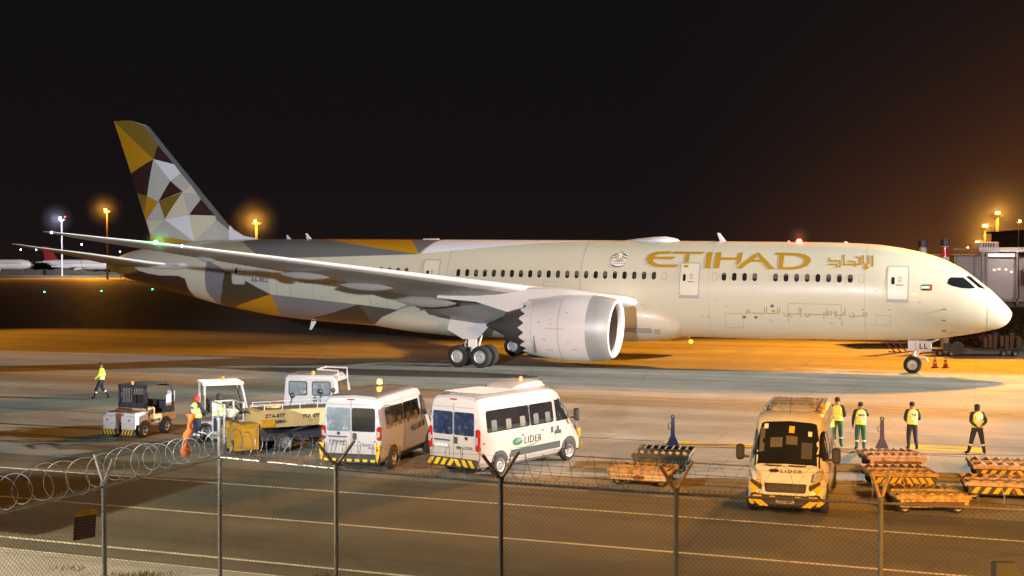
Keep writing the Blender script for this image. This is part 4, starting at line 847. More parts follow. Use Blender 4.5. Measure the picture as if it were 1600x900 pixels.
    # roof items
    if kind == 'old':
        B.top(MB(), [[(-.8, -.80), (X - .45, -.78), (X - .45, .78), (-.8, .80)]], .006).build('unlit_roof_skin', V_roofunlit, body, fix=False)
        m = MB(); m.cyl((1.6, .1, H + .02), (1.6, .1, H + .10), .10, n=14); bc = m.build('roof_beacon', V_black, t); m = MB(); m.cyl((1.6, .1, H + .10), (1.6, .1, H + .24), .085, .07, n=14); m.build('beacon_lens', V_glow, bc)
    else:
        roofm = mat('roof_pale_brown', (.36, .31, .29), .5, var=.12, vscale=2)
        if kind == 'front': m = MB(); m.box((1.05, 0, H + .022), (3.0, 1.56, .010)); m.build('roof_gap_shade', mat('roof_shade_brown', (.07, .055, .05), .6), body)  # dark sheet paints the shade between the roof slats
        m = MB()
        for k in range(9 if kind == 'logo' else 11):
            y = -.72 + 1.44 * k / (8 if kind == 'logo' else 10)
            m.box((.55 if kind == 'logo' else 1.05, y, H + (.022 if kind == 'logo' else .040)), (2.2 if kind == 'logo' else 3.1, .05 if kind == 'logo' else .10, .018))
        m.build('roof_ribs', roofm if kind == 'logo' else V_white, body)
        ax = 2.1 if kind == 'logo' else 1.75; L_ = 1.7; ac = MB()
        R = []
        for x, h_, w_ in ((-.85, .03, .55), (-.7, .13, .62), (-.3, .20, .66), (.3, .22, .66), (.62, .20, .64), (.88, .03, .56)):
            R.append([Vector((ax + x, -w_, H)), Vector((ax + x, -w_ + .06, H + h_ * .8)), Vector((ax + x, -w_ + .2, H + h_)), Vector((ax + x, w_ - .2, H + h_)), Vector((ax + x, w_ - .06, H + h_ * .8)), Vector((ax + x, w_, H))])
        ac.rings(R); acn = ac.build('roof_air_conditioner', roofm if kind == 'logo' else V_white, t, smooth=True, angle=30)
        sl = MB()
        for k in range(5):
            for j in range(3): sl.box((ax + .69 + .05 * j, -.48 + .24 * k, H + .165 - .05 * j * 1.2), (.02, .17, .02))
        sl.build('cooler_vents', V_black, acn)
        m = MB(); m.cyl((ax + (-.1 if kind == 'logo' else .4), -.3 if kind == 'logo' else .78, H + .18 if kind == 'logo' else H + .0), (ax + (-.1 if kind == 'logo' else .4), -.3 if kind == 'logo' else .78, H + .34 if kind == 'logo' else H + .16), .07, .06, n=12); m.build('roof_beacon', V_amber, t)
        m = MB(); m.tube([(X - .55, .0, H - .03), (X - .9, .0, H + .35)], .008, 5); m.build('aerial', V_black, t)
    # lettering
    if kind == 'logo':
        def sidetext(name, txt, x, z, size, m_, sp=1.0):
            mb = MB(); T = [[(x + a, z + b) for a, b in tt] for tt in text_tris(txt, size, sp)]
            for r in T: mb.add([B.at(xx, B.tz(xx, zz), -1, .012) for xx, zz in r], [(0, 1, 2)])
            return mb.build(name, m_, t, fix=False)
        sidetext('side_lettering', 'LIDER', 1.22, .84, .32, V_ink, 1.15)
        el = MB(); B.drape(el, [[(.88 + .25 * cos(k * pi / 10), .95 + .12 * sin(k * pi / 10)) for k in range(20)]], -1, .012, ds=.5); el.build('oval_logo', V_green, t, fix=False)
        el = MB(); B.drape(el, [[(.80, .93), (1.14, .98), (1.14, 1.0), (.78, .955)], [(.85, .99), (1.1, 1.03), (1.1, 1.05), (.84, 1.01)]], -1, .014, ds=.5); el.build('logo_stroke', V_white, t, fix=False)
        sw = MB(); B.drape(sw, [[(.75, .78), (1.2, .74), (1.7, .78), (2.1, .88), (1.7, .75), (1.2, .71)]], -1, .012); sw.build('logo_swoosh', V_green, t, fix=False)
        m = MB(); B.drape(m, [rrect(2.86, .96, 3.22, 1.08, .02)], -1, .012); m.build('side_plate', V_ink, t, fix=False)
        sidetext('side_plate_lettering', 'JR98', 2.92, .98, .10, V_white, 1.0)
        flat_text('rear_lettering', 'LIDER', .14, (X0 - .003, -.36, .86), (0, -1, 0), (0, 0, 1), V_ink, t, 1.1, 0., False, .004)
        m = MB(); m.prism([(.10 * cos(k * pi / 8), .05 * sin(k * pi / 8)) for k in range(16)], (X0 - .002, -.20, .90), (0, 1, 0), (0, 0, 1), (-.006, 0, 0)); m.build('oval_logo', V_green, t)
        for x, z in ((1.15, 1.12), (2.2, 1.16), (3.7, 1.22), (-.78, 1.06), (-.75, .62)):
            m = MB(); B.drape(m, [rrect(x - .05, z - .022, x + .05, z + .022, .01)], -1, .012); m.build('side_marker', V_red, t, fix=False)
        m = MB(); m.box((X + .74, -.86, .92), (.12, .1, .12)); m.build('turn_signal', V_amber, t)
    if kind == 'old':
        mb = MB(); T = [[(1.55 + a, 1.0 + b) for a, b in tt] for tt in text_tris('MQ-XF', .26, 1.05, .006)]
        for r in T: mb.add([B.at(xx, B.tz(xx, zz), -1, .012) for xx, zz in r], [(0, 1, 2)])
        mb.build('side_lettering', V_ink, t, fix=False)
        flat_text('rear_lettering', 'Ducato', .11, (X0 - .003, -.36, .84), (0, -1, 0), (0, 0, 1), V_ink, t, 1.0, 0, False, .004)
        flat_text('rear_lettering', 'Minibus', .09, (X0 - .003, -.56, .74), (0, -1, 0), (0, 0, 1), V_ink, t, 1.0, 0, False, .004)
    if kind == 'front':
        hood = MB(); T = text_tris('LIDER', .17, 1.3)
        for r in T: hood.add([Vector((X + .66 - .65 * b, -.14 + a, 1.085 + .62 * b + .02)) for a, b in r], [(0, 1, 2)])
        hood.build('bonnet_lettering', V_ink, t, fix=False)
        m = MB(); m.add([Vector((X + .64 - .60 * .07 * sin(k * pi / 8) - .03, -.30 + .13 * cos(k * pi / 8), 1.125 + .57 * .07 * sin(k * pi / 8) + .02)) for k in range(16)], [list(range(16))]); m.build('oval_logo', V_ink, t, fix=False)
        st_ = MB(); 
        for y0, y1 in ((-.55, -.12), (.06, .50)): st_.box((X + .52, (y0 + y1) / 2, 1.27), (.06, y1 - y0, .02))
        st_.build('bonnet_vents', V_black, t)
        for y, x, s_ in ((.08, X - .18, .14), (.55, X - .12, .1), (-.58, X - .26, .1)):
            m = MB(); B.top(m, [[(x - s_ / 2, y - s_ / 2), (x + s_ / 2, y - s_ / 2), (x + s_ / 2, y + s_ / 2), (x - s_ / 2, y + s_ / 2)]], .014); m.build('windscreen_sticker', V_yel if y > 0 and y < .3 else P_white, t, fix=False)
    return t
make_van('old', (-4.70, 39.25), radians(74), 3.35, 'older silver white van with shade painted over its roof and lit amber roof beacon')
make_van('logo', (-1.17, 38.29), radians(52.8), 3.70, 'white van with a green oval logo and dark lettering on its side')
make_van('front', (8.31, 35.88), radians(252.7), 3.75, 'white van facing the fence, its yellow and black front bumper in view')

# ---------------------------------------------------------------- baggage tug
T_white = mat('tug_chipped_white', (.50, .51, .54), .5, var=.1, vscale=4, dirt=(.34, .17, .07), dirt_amt=.12); T_tan = mat('tug_tan_paint', (.45, .33, .19), .5, var=.2, vscale=3, dirt=(.2, .10, .05), dirt_amt=.3)
T_black = mat('cage_black_paint', (.03, .032, .045), .45, coat=.2); Y_mach = mat('machine_yellow', (.36, .20, .012), .45, var=.18, vscale=3, dirt=(.12, .08, .04), dirt_amt=.35); T_rust = mat('rusty_steel', (.16, .07, .03), .85, var=.5, vscale=4)
tug = empty('baggage_tug', (-14.30, 45.95, 0), radians(70), 'white and tan baggage tug with a black caged cab and yellow and black striped end', 'tug')
# x forward (away), y left ; rear end faces the camera
m = MB(); m.bbox((.05, 0, .72), (.75, 1.36, .46), .04); m.build('rear_deck', T_white, tug)
m = MB(); m.bbox((-.38, .40, .60), (.16, .55, .50), .02); m.bbox((-.38, -.40, .60), (.16, .55, .50), .02); bpr = m.build('counterweight', T_white, tug)
m = MB(); chevrons(m, -.67, -.13, .16, .36, -.465, 4, .08, .05, -1); chevrons(m, .13, .67, .16, .36, -.465, 4, .08, .05, -1); ysx = m.build('warning_stripes', V_yel, bpr)
m = MB(); m.box((-.40, .40, .26), (.12, .55, .20)); m.box((-.40, -.40, .26), (.12, .55, .20)); m.build('striped_bumper', T_black, tug)
m = MB(); m.box((-.36, 0, .80), (.1, .3, .26)); m.cyl((-.44, 0, .72), (-.44, 0, .20), .035, n=8); m.box((-.42, 0, .58), (.14, .10, .1)); m.build('tow_hitch', T_rust, tug)
m = MB(); m.bbox((1.25, 0, .60), (1.95, 1.26, .34), .05); m.bbox((.65, 0, .90), (.6, 1.22, .34), .04); m.build('chassis', T_tan, tug)
m = MB(); m.box((.05, 0, .962), (.62, 1.2, .03)); m.box((.2, .25, 1.0), (.3, .5, .08)); m.build('deck_mat', T_rust, tug)
for s in (1, -1):
    for x in (.18, 1.55): van_wheel(tug, x, s * .60, .29, .22)
    m = MB()
    for x in (.18, 1.55): m.prism([(.36 * cos(k * pi / 10), .36 * sin(k * pi / 10)) for k in range(11)], (x, s * .638 if x > 1 else s * .69, .29), (1, 0, 0), (0, 0, 1), (0, -s * .05, 0))
    m.build('wheel_arch', T_black, tug)
cg = MB()
for s in (1, -1):
    cg.box((.42, s * .58, 1.40), (.09, .09, 1.05)); cg.tube([(.46, s * .58, 1.90), (1.6, s * .58, 1.92), (2.0, s * .58, 1.78), (2.12, s * .58, 1.3), (2.15, s * .58, .6)], .035)
cg.box((.42, 0, 1.86), (.09, 1.25, .14)); cg.box((.42, 0, 1.14), (.09, 1.25, .22)); cg.box((.42, 0, 1.5), (.06, .06, .7)); cg.tube([(2.0, -.58, 1.78), (2.0, .58, 1.78)], .03)
for k in range(9): cg.box((.42, -.46 + .115 * k, 1.5), (.03, .018, .62))
cgo = cg.build('cab_cage', T_black, tug)
m = MB(); m.box((1.15, 0, 1.905), (1.5, 1.1, .03)); m.build('cab_roof', T_black, tug)
m = MB(); m.bbox((1.15, .1, .98), (.5, .6, .12), .04); m.bbox((.92, .1, 1.24), (.12, .6, .5), .04); m.build('seat', m_blk, tug, smooth=True)
m = MB(); m.bbox((1.95, 0, .98), (.34, 1.2, .5), .04); m.build('bonnet', T_black, tug); m = MB(); m.box((2.16, -.45, 1.3), (.04, .3, .5)); m.box((1.7, -.66, 1.25), (.3, .03, .42)); m.build('side_panel', T_white, tug)
m = MB(); m.cyl((.42, .02, 1.93), (.42, .02, 2.05), .05, n=10); m.build('roof_beacon', V_amber, tug)
for s in (1, -1):
    m = MB(); m.cyl((-.465, s * .48, .70), (-.45, s * .48, .70), .04, n=10); m.build('rear_lamp', V_red, tug)
flat_text('side_lettering', 'TD', .24, (.50, -.617, .82), (1, 0, 0), (0, 0, 1), V_ink, tug, 1.1, .01)
flat_text('side_lettering', 'PRO AIR', .15, (.62, -.64, .52), (1, 0, 0), (0, 0, 1), V_ink, tug, 1.1, .006)

# ---------------------------------------------------------------- canopy tractor
ct = empty('canopy_tractor', (-10.75, 45.9, 0), radians(22), 'white tow tractor with a slatted white canopy roof, beside the two vested workers', 'tractor')
m = MB()
for k in range(8): m.box((-.05, -.63 + .18 * k, 2.10), (1.45, .075, .06))
m.box((.66, 0, 2.07), (.07, 1.42, .09)); m.box((-.74, 0, 2.07), (.06, 1.42, .08)); m.box((-.05, -.70, 2.07), (1.45, .05, .12)); m.build('canopy', mat('canopy_white', (.52, .52, .54), .4, var=.08), ct)
for x, s, x2 in ((-.70, 1, -.72), (-.70, -1, -.72), (.62, 1, .86), (.62, -1, .86)):
    m = MB(); m.tube([(x, s * .64, 2.05), (x2, s * .66, .9)], .045, 8); m.build('canopy_post', V_white, ct)
m = MB(); m.tube([(.60, -.55, 1.95), (.80, -.58, 1.25), (.80, .58, 1.25), (.60, .55, 1.95)], .025, 6, closed=True); m.build('windscreen_frame', m_blk, ct)
m = MB(); m.bbox((1.35, 0, .98), (1.05, 1.25, .52), .07); m.build('bonnet', V_white, ct, smooth=True)
m = MB(); m.box((1.45, -.63, 1.06), (.36, .02, .10)); m.build('bonnet_grille', V_ink, ct)
m = MB(); m.bbox((.3, 0, .52), (2.9, 1.3, .36), .05); m.build('chassis', V_white, ct)
m = MB(); m.bbox((-.25, 0, .92), (.5, .9, .14), .04); m.bbox((-.5, 0, 1.2), (.12, .9, .5), .04); m.build('seat', m_blk, ct, smooth=True)
m = MB(); m.lathe([(0, .17), (.02, .19), (.04, .17)], (.45, .1, 1.25), (-.5, 0, .85), 20); m.cyl((.46, .1, 1.24), (.75, .1, .9), .025); m.build('steering_wheel', m_blk, ct)
for s in (1, -1):
    for x in (-.7, 1.3): van_wheel(ct, x, s * .62, .33, .24)
m = MB(); m.cyl((.1, .3, 2.13), (.1, .3, 2.25), .06, n=10); m.build('roof_beacon', V_amber, ct)

# ---------------------------------------------------------------- belt loader
bl = empty('belt_loader', (-9.05, 42.4, 0), radians(33), 'belt loader with a long tan boom and yellow front box, behind the razor wire', 'loader')
B_tan = mat('boom_tan_paint', (.40, .28, .12), .5, var=.2, vscale=1.4, dirt=(.25, .14, .05), dirt_amt=.25)
m = MB(); m.rings([[Vector((x, -.62, z0)), Vector((x, .62, z0)), Vector((x, .62, z1)), Vector((x, -.62, z1))] for x, z0, z1 in ((.15, 1.0, 1.42), (.3, .86, 1.46), (2.4, .84, 1.42), (4.3, .80, 1.36), (4.6, .85, 1.3))])
bo = m.build('boom', B_tan, bl)
m = MB(); m.box((2.4, 0, 1.44), (4.2, .86, .05)); 
bb = m.build('conveyor_belt', mat('belt_rubber', (.05, .045, .04), .8, var=.3, vscale=5), bl); bb.rotation_euler = (0, .012, 0)
m = MB()
for s in (1, -1):
    for k in range(7): m.cyl((.4 + .65 * k, s * .55, 1.38), (.4 + .65 * k, s * .55, 1.62), .018, n=6)
    m.tube([(.4, s * .55, 1.62), (4.3, s * .55, 1.58)], .016, 6)
m.build('side_rail', mat('rail_grey', (.35, .35, .36), .5), bl)
m = MB(); m.lathe([(0, .02), (0, .26), (.12, .26), (.12, .02)], (1.0, .15, 1.46), (0, 0, 1), 20); m.build('roller_drum', B_tan, bl)
m = MB(); m.tube([(1.6, .1, 1.46), (1.7, .1, 1.8)], .025); m.sphere((1.7, .1, 1.84), .10, 10, 8); m.tube([(3.3, .2, 1.46), (3.3, .2, 1.9)], .022); m.sphere((3.3, .2, 1.92), .09, 10, 8); m.build('work_lamp', m_blk, bl)
m = MB(); m.bbox((2.3, 0, .52), (4.2, 1.1, .26), .03); m.cyl((1.2, -.4, .6), (2.6, -.4, .95), .06); m.cyl((1.2, .4, .6), (2.6, .4, .95), .06); m.build('chassis', T_black, bl)
for s in (1, -1):
    for x in (1.1, 3.6): van_wheel(bl, x, s * .58, .33, .24)
m = MB(); m.rings([[Vector((x, y, z)) for y, z in ((-.75, .18), (.02, .18), (.02, z1), (-.75, z1))] for x, z1 in ((-.72, .85), (-.5, 1.05), (.12, 1.05))]); fbx = m.build('front_box', Y_mach, bl)
m = MB(); m.bbox((.5, -.45, 1.0), (.55, .4, .28), .03); m.build('side_box', Y_mach, bl)
m = MB()
for k in range(3): m.box((-.735 + .0, -.62 + .26 * k, .16), (.06, .14, .10))
m.box((-.74, -.55, .42), (.03, .2, .22)); m.build('box_fittings', m_blk, fbx)
m = MB(); m.box((-.22, -.757, .6), (.45, .015, .6)); m.build('box_door', mat('machine_yellow_door', (.42, .24, .02), .4, var=.1), fbx)
m = MB()
for (x, y) in ((-.65, .45), (-.65, 1.05), (-.65, 1.6), (.1, 1.6), (.1, .6)): m.cyl((x, y, .3), (x, y, 1.62), .04, n=8)
m.tube([(-.65, .45, 1.62), (-.65, 1.6, 1.62), (.1, 1.6, 1.62), (.1, .6, 1.62)], .03, 6); m.tube([(-.65, .45, 1.1), (-.65, 1.6, 1.1), (.1, 1.6, 1.1)], .025, 6); m.box((-.28, 1.05, .42), (.9, 1.3, .06))
m.build('platform_railing', mat('galvanised_rail', (.36, .37, .38), .5, metal=.3), bl)
m = MB(); m.bbox((-.30, .62, 1.28), (.36, .34, .26), .04, rz=.2); m.box((-.42, .62, 1.44), (.3, .4, .03), rz=.1); m.build('control_console', mat('console_cream', (.55, .52, .40), .5, var=.2), bl)
m = MB(); m.cyl((-.1, 1.2, .45), (-.1, 1.2, .95), .25, n=14); m.cyl((-.35, 1.3, .45), (-.35, 1.3, .8), .18, n=12); m.build('motor_housing', Y_mach, bl)
hs = MB()
for k in range(6):
    a = .15 * k; hs.tube([(.2 + .08 * k, .1 + .12 * k, 1.2), (.0 - .05 * k, .2 + .1 * k, 1.5 - .05 * k), (-.3, .3 + .08 * k, 1.3 - .12 * k), (-.2 - .05 * k, .35, .7)], .018, 5)
hs.build('hydraulic_hoses', m_blk, bl)
flat_text('boom_lettering', 'ZTA-077', .17, (.40, -.63, 1.20), (1, 0, 0), (0, 0, 1), V_ink, bl, 1.1, .008)
flat_text('boom_lettering', 'INFRAERO', .15, (.40, -.63, 1.00), (1, 0, 0), (0, 0, 1), V_ink, bl, 1.05, .008)
flat_text('boom_lettering', 'TTA 077', .17, (1.75, -.63, 1.12), (1, 0, 0), (0, 0, 1), V_ink, bl, 1.05, .008)
flat_text('boom_lettering', 'ProAir', .2, (3.35, -.63, 1.10), (1, 0, 0), (0, 0, 1), V_ink, bl, 1.1, .008)

# ---------------------------------------------------------------- cab truck behind the loader
tk = empty('service_truck', (-7.55, 46.3, 0), radians(80), 'pale grey service truck with two rear cab windows, behind the tan boom', 'truck')
Wm = V_silver
m = MB(); m.rings([[Vector((x, y, z)) for y, z in ((-w_, .55), (w_, .55), (w_ + .02, 1.4), (w_ - .04, zt - .12), (w_ - .16, zt), (-w_ + .16, zt), (-w_ + .04, zt - .12), (-w_ - .02, 1.4))] for x, w_, zt in ((0, .98, 2.22), (.04, 1.0, 2.28), (1.3, 1.0, 2.32), (1.7, .98, 2.2), (2.3, .96, 1.45), (2.5, .9, 1.2))]); m.build('cab', Wm, tk, smooth=True, angle=35)
for s in (1, -1):
    m = MB(); m.prism(rrect(.09, 1.52, .82, 2.06, .08) if s > 0 else rrect(-.82, 1.52, -.09, 2.06, .08), (-.004, 0, 0), (0, 1, 0), (0, 0, 1), (-.02, 0, 0)); m.build('window_gasket', m_blk, tk)
    m = MB(); m.prism(rrect(.13, 1.56, .78, 2.02, .06) if s > 0 else rrect(-.78, 1.56, -.13, 2.02, .06), (-.026, 0, 0), (0, 1, 0), (0, 0, 1), (-.008, 0, 0)); m.build('rear_window', V_litglass, tk)
    m = MB(); m.prism([(.4, 1.4), (1.5, 1.4), (1.35, 2.05), (.4, 2.05)], (0, s * 1.0, 0), (1, 0, 0), (0, 0, 1), (0, s * .025, 0)); m.build('side_window', V_glass, tk)
    for x in (-1.9, 1.9): van_wheel(tk, x, s * .86, .38, .26)
m = MB(); m.box((-.9, 0, .62), (3.2, 1.0, .2)); m.box((-1.1, 0, .86), (2.0, 1.8, .14)); m.build('flatbed', m_blk, tk)
m = MB(); m.tube([(.3, -1.02, 2.1), (.3, -1.0, 2.44), (.3, -.2, 2.47), (1.3, -.2, 2.49), (1.4, -1.0, 2.46), (1.4, -1.02, 2.1)], .035, 8); m.build('tube_rack', V_white, tk)
m = MB(); m.cyl((.25, -.05, 2.28), (.25, -.05, 2.42), .07, .06, n=12); m.build('roof_beacon', V_amber, tk)
m = MB(); m.cyl((-.12, -.45, 1.3), (-.12, -.45, 1.66), .02); m.sphere((-.14, -.45, 1.70), .10, 10, 8); m.build('work_lamp', m_blk, tk)

# ---------------------------------------------------------------- cargo dollies
Dy = {'tan': mat('dolly_weathered_tan', (.42, .30, .19), .7, var=.25, vscale=3, dirt=(.12, .06, .03), dirt_amt=.45), 'black': mat('dolly_dark_grey', (.055, .062, .065), .55, var=.3, vscale=3, dirt=(.14, .13, .12), dirt_amt=.3),
      'pink': mat('dolly_weathered_pink', (.46, .34, .27), .7, var=.25, vscale=3, dirt=(.15, .07, .04), dirt_amt=.4), 'yellow': mat('dolly_weathered_yellow', (.50, .36, .13), .7, var=.3, vscale=3, dirt=(.12, .06, .02), dirt_amt=.55)}
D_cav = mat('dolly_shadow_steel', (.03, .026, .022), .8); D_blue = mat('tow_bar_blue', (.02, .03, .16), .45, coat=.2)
def dolly(c, rz, W, L_, paint, plate, label, grp, bar=None, h=.50):
    t = empty('cargo_dolly', (c[0], c[1], 0), rz, label, 'dolly', grp); P = Dy[paint]
    m = MB(); w2, l2 = W / 2, L_ / 2
    for s in (1, -1): m.bbox((0, s * (l2 - .05), h - .05), (W, .10, .12), .02); m.bbox((s * (w2 - .04), 0, h - .06), (.08, L_ - .2, .10), .02)
    m.box((0, 0, h + .0), (W - .16, .09, .06)); m.build('deck_frame', P, t)
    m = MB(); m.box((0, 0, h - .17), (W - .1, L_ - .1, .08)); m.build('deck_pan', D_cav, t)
    m = MB(); n = 7
    for row, (ya, yb) in enumerate(((-l2 + .12, -.06), (.06, l2 - .12))):
        for k in range(n):
            x = -w2 + .12 + (W - .24) * (k + .5) / n; q = (W - .24) / n * .5
            m.prism([(-q, -.12), (0, -.12), (q * .2, .04), (0, .05), (-q * .9, -.06)], (x, ya, h), (1, 0, 0), (0, 0, 1), (0, yb - ya, 0)) if row else m.prism([(-q * .95, .0), (0, .045), (q * .95, .0), (q * .35, -.10), (-q * .35, -.10)], (x, ya + .05, h), (1, 0, 0), (0, 0, 1), (0, (yb - ya) * .55, 0))
    m.build('roller_plates', P, t)
    for s in (1, -1):
        m = MB(); m.bbox((0, s * l2, h - .20), (W - .16, .04, .20), .01); pl = m.build('end_plate', P if plate != 'chevron' else T_black, t)
        if s < 0:
            m = MB()
            if plate == 'chevron':
                chev = []
                for k in range(8):
                    a = -w2 + .16 + (W - .32) * (k + .5) / 8; sl = .06 if a < 0 else -.06
                    m.add([(a - .07 - sl, -l2 - .024, h - .285), (a + .07 - sl, -l2 - .024, h - .285), (a + .07 + sl, -l2 - .024, h - .115), (a - .07 + sl, -l2 - .024, h - .115)], [(0, 1, 2, 3)])
                m.build('warning_stripes', V_yel, pl)
            elif plate == 'text':
                m.box((-W * .2, -l2 - .024, h - .20), (W * .42, .006, .14)); m.box((W * .27, -l2 - .024, h - .20), (W * .34, .006, .14)); pn = m.build('lettering_panel', mat('faded_panel', (.5, .42, .3), .7, var=.2, vscale=6), pl)
                flat_text('faded_lettering', 'CTA-22 DOLLY 018', .11, (-w2 + .2, -l2 - .03, h - .235), (1, 0, 0), (0, 0, 1), T_rust, pn, 1.0, .004)
            elif plate == 'worn':
                m.box((0, -l2 - .022, h - .20), (W - .4, .004, .10)); m.build('rust_band', T_rust, pl)
            m = MB(); m.cyl((0, -l2 - .0, h - .2), (0, -l2 - .10, h - .2), .07, n=10); m.build('hitch', T_rust, t)
    for sx in (1, -1):
        for sy in (1, -1):
            o = van_wheel(t, sx * (w2 - .28), sy * (l2 - .3), .165, .12)
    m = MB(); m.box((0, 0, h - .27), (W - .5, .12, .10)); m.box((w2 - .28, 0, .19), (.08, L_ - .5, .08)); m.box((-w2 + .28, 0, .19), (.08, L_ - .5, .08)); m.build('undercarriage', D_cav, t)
    if bar is not None:
        m = MB(); y = l2 + .05; m.prism([(-.24, h - .06), (.24, h - .06), (.07, h + .32), (.055, h + .9), (-.055, h + .9), (-.07, h + .32)], (bar, y, 0), (1, 0, 0), (0, 0, 1), (0, .05, 0))
        tb = m.build('tow_bar', D_blue, t)
        m = MB(); m.lathe([(0, .028), (0, .072), (.055, .072), (.055, .028)], (bar, y - .003, h + .94), (0, 1, 0), 16); m.build('tow_eye', D_blue, tb)
        m = MB(); m.tube([(bar - .05, y, h + .72), (bar - .14, y, h + .72), (bar - .14, y, h + .54), (bar - .05, y, h + .54)], .012, 5); m.build('grip', m_blk, tb)
    return t
GR = 'cargo dollies parked on the apron'
dolly((4.80, 39.1), radians(-14), 1.78, 2.1, 'black', 'plain', 'dark grey cargo dolly with a raised blue tow bar', GR, .14, .56)
dolly((3.85, 36.35), radians(-20), 1.85, 1.35, 'tan', 'text', 'low tan cargo dolly with faded lettering, in front of the dark grey dolly', GR)
dolly((11.95, 39.05), radians(-3), 1.85, 1.6, 'pink', 'worn', 'pale rusty cargo dolly with a blue tow bar, hindmost in the row of three', GR, -.08)
dolly((11.2, 35.95), radians(-5), 1.92, 1.6, 'pink', 'chevron', 'striped cargo dolly in the middle of the row of three', GR)
dolly((10.85, 32.6), radians(-1), 1.92, 1.7, 'yellow', 'worn', 'rusty yellow cargo dolly nearest the fence in the row of three', GR)
dolly((14.95, 37.1), radians(-13), 2.4, 1.7, 'pink', 'chevron', 'striped pale cargo dolly, the farther of two at the right edge', GR)
dolly((13.72, 34.2), radians(-13), 2.5, 1.5, 'pink', 'chevron', 'striped tan cargo dolly, the nearer of two at the right edge', GR)
# cones
m_cone = mat('cone_orange', (.55, .07, .015), .5); m_refl = mat('cone_white_band', (.75, .75, .72), .4)
for i, (x, y, lb) in enumerate(((26.09, 76.6, 'orange traffic cone with white bands, the one nearer the nose wheel'), (26.75, 76.6, 'orange traffic cone with white bands, the one farther from the nose wheel'))):
    t = empty('traffic_cone', (x, y, 0), 0, lb, 'traffic cone', 'traffic cones by the nose gear')
    m = MB(); m.bbox((0, 0, .02), (.40, .40, .04), .015); m.build('base', m_blk, t)
    m = MB(); m.lathe([(.04, .15), (.25, .11), (.34, .094), (.46, .072), (.55, .056), (.70, .03), (.71, .01)], (0, 0, 0), (0, 0, 1), 18); m.build('cone', m_cone, t, smooth=True)
    for a, b in ((.27, .36), (.50, .58)):
        m = MB(); m.lathe([(a, .15 - .171 * (a - .04) / .66 * .70 + .012), (b, .15 - .171 * (b - .04) / .66 * .70 + .012)], (0, 0, 0), (0, 0, 1), 18); m.build('reflective_band', m_refl, t)
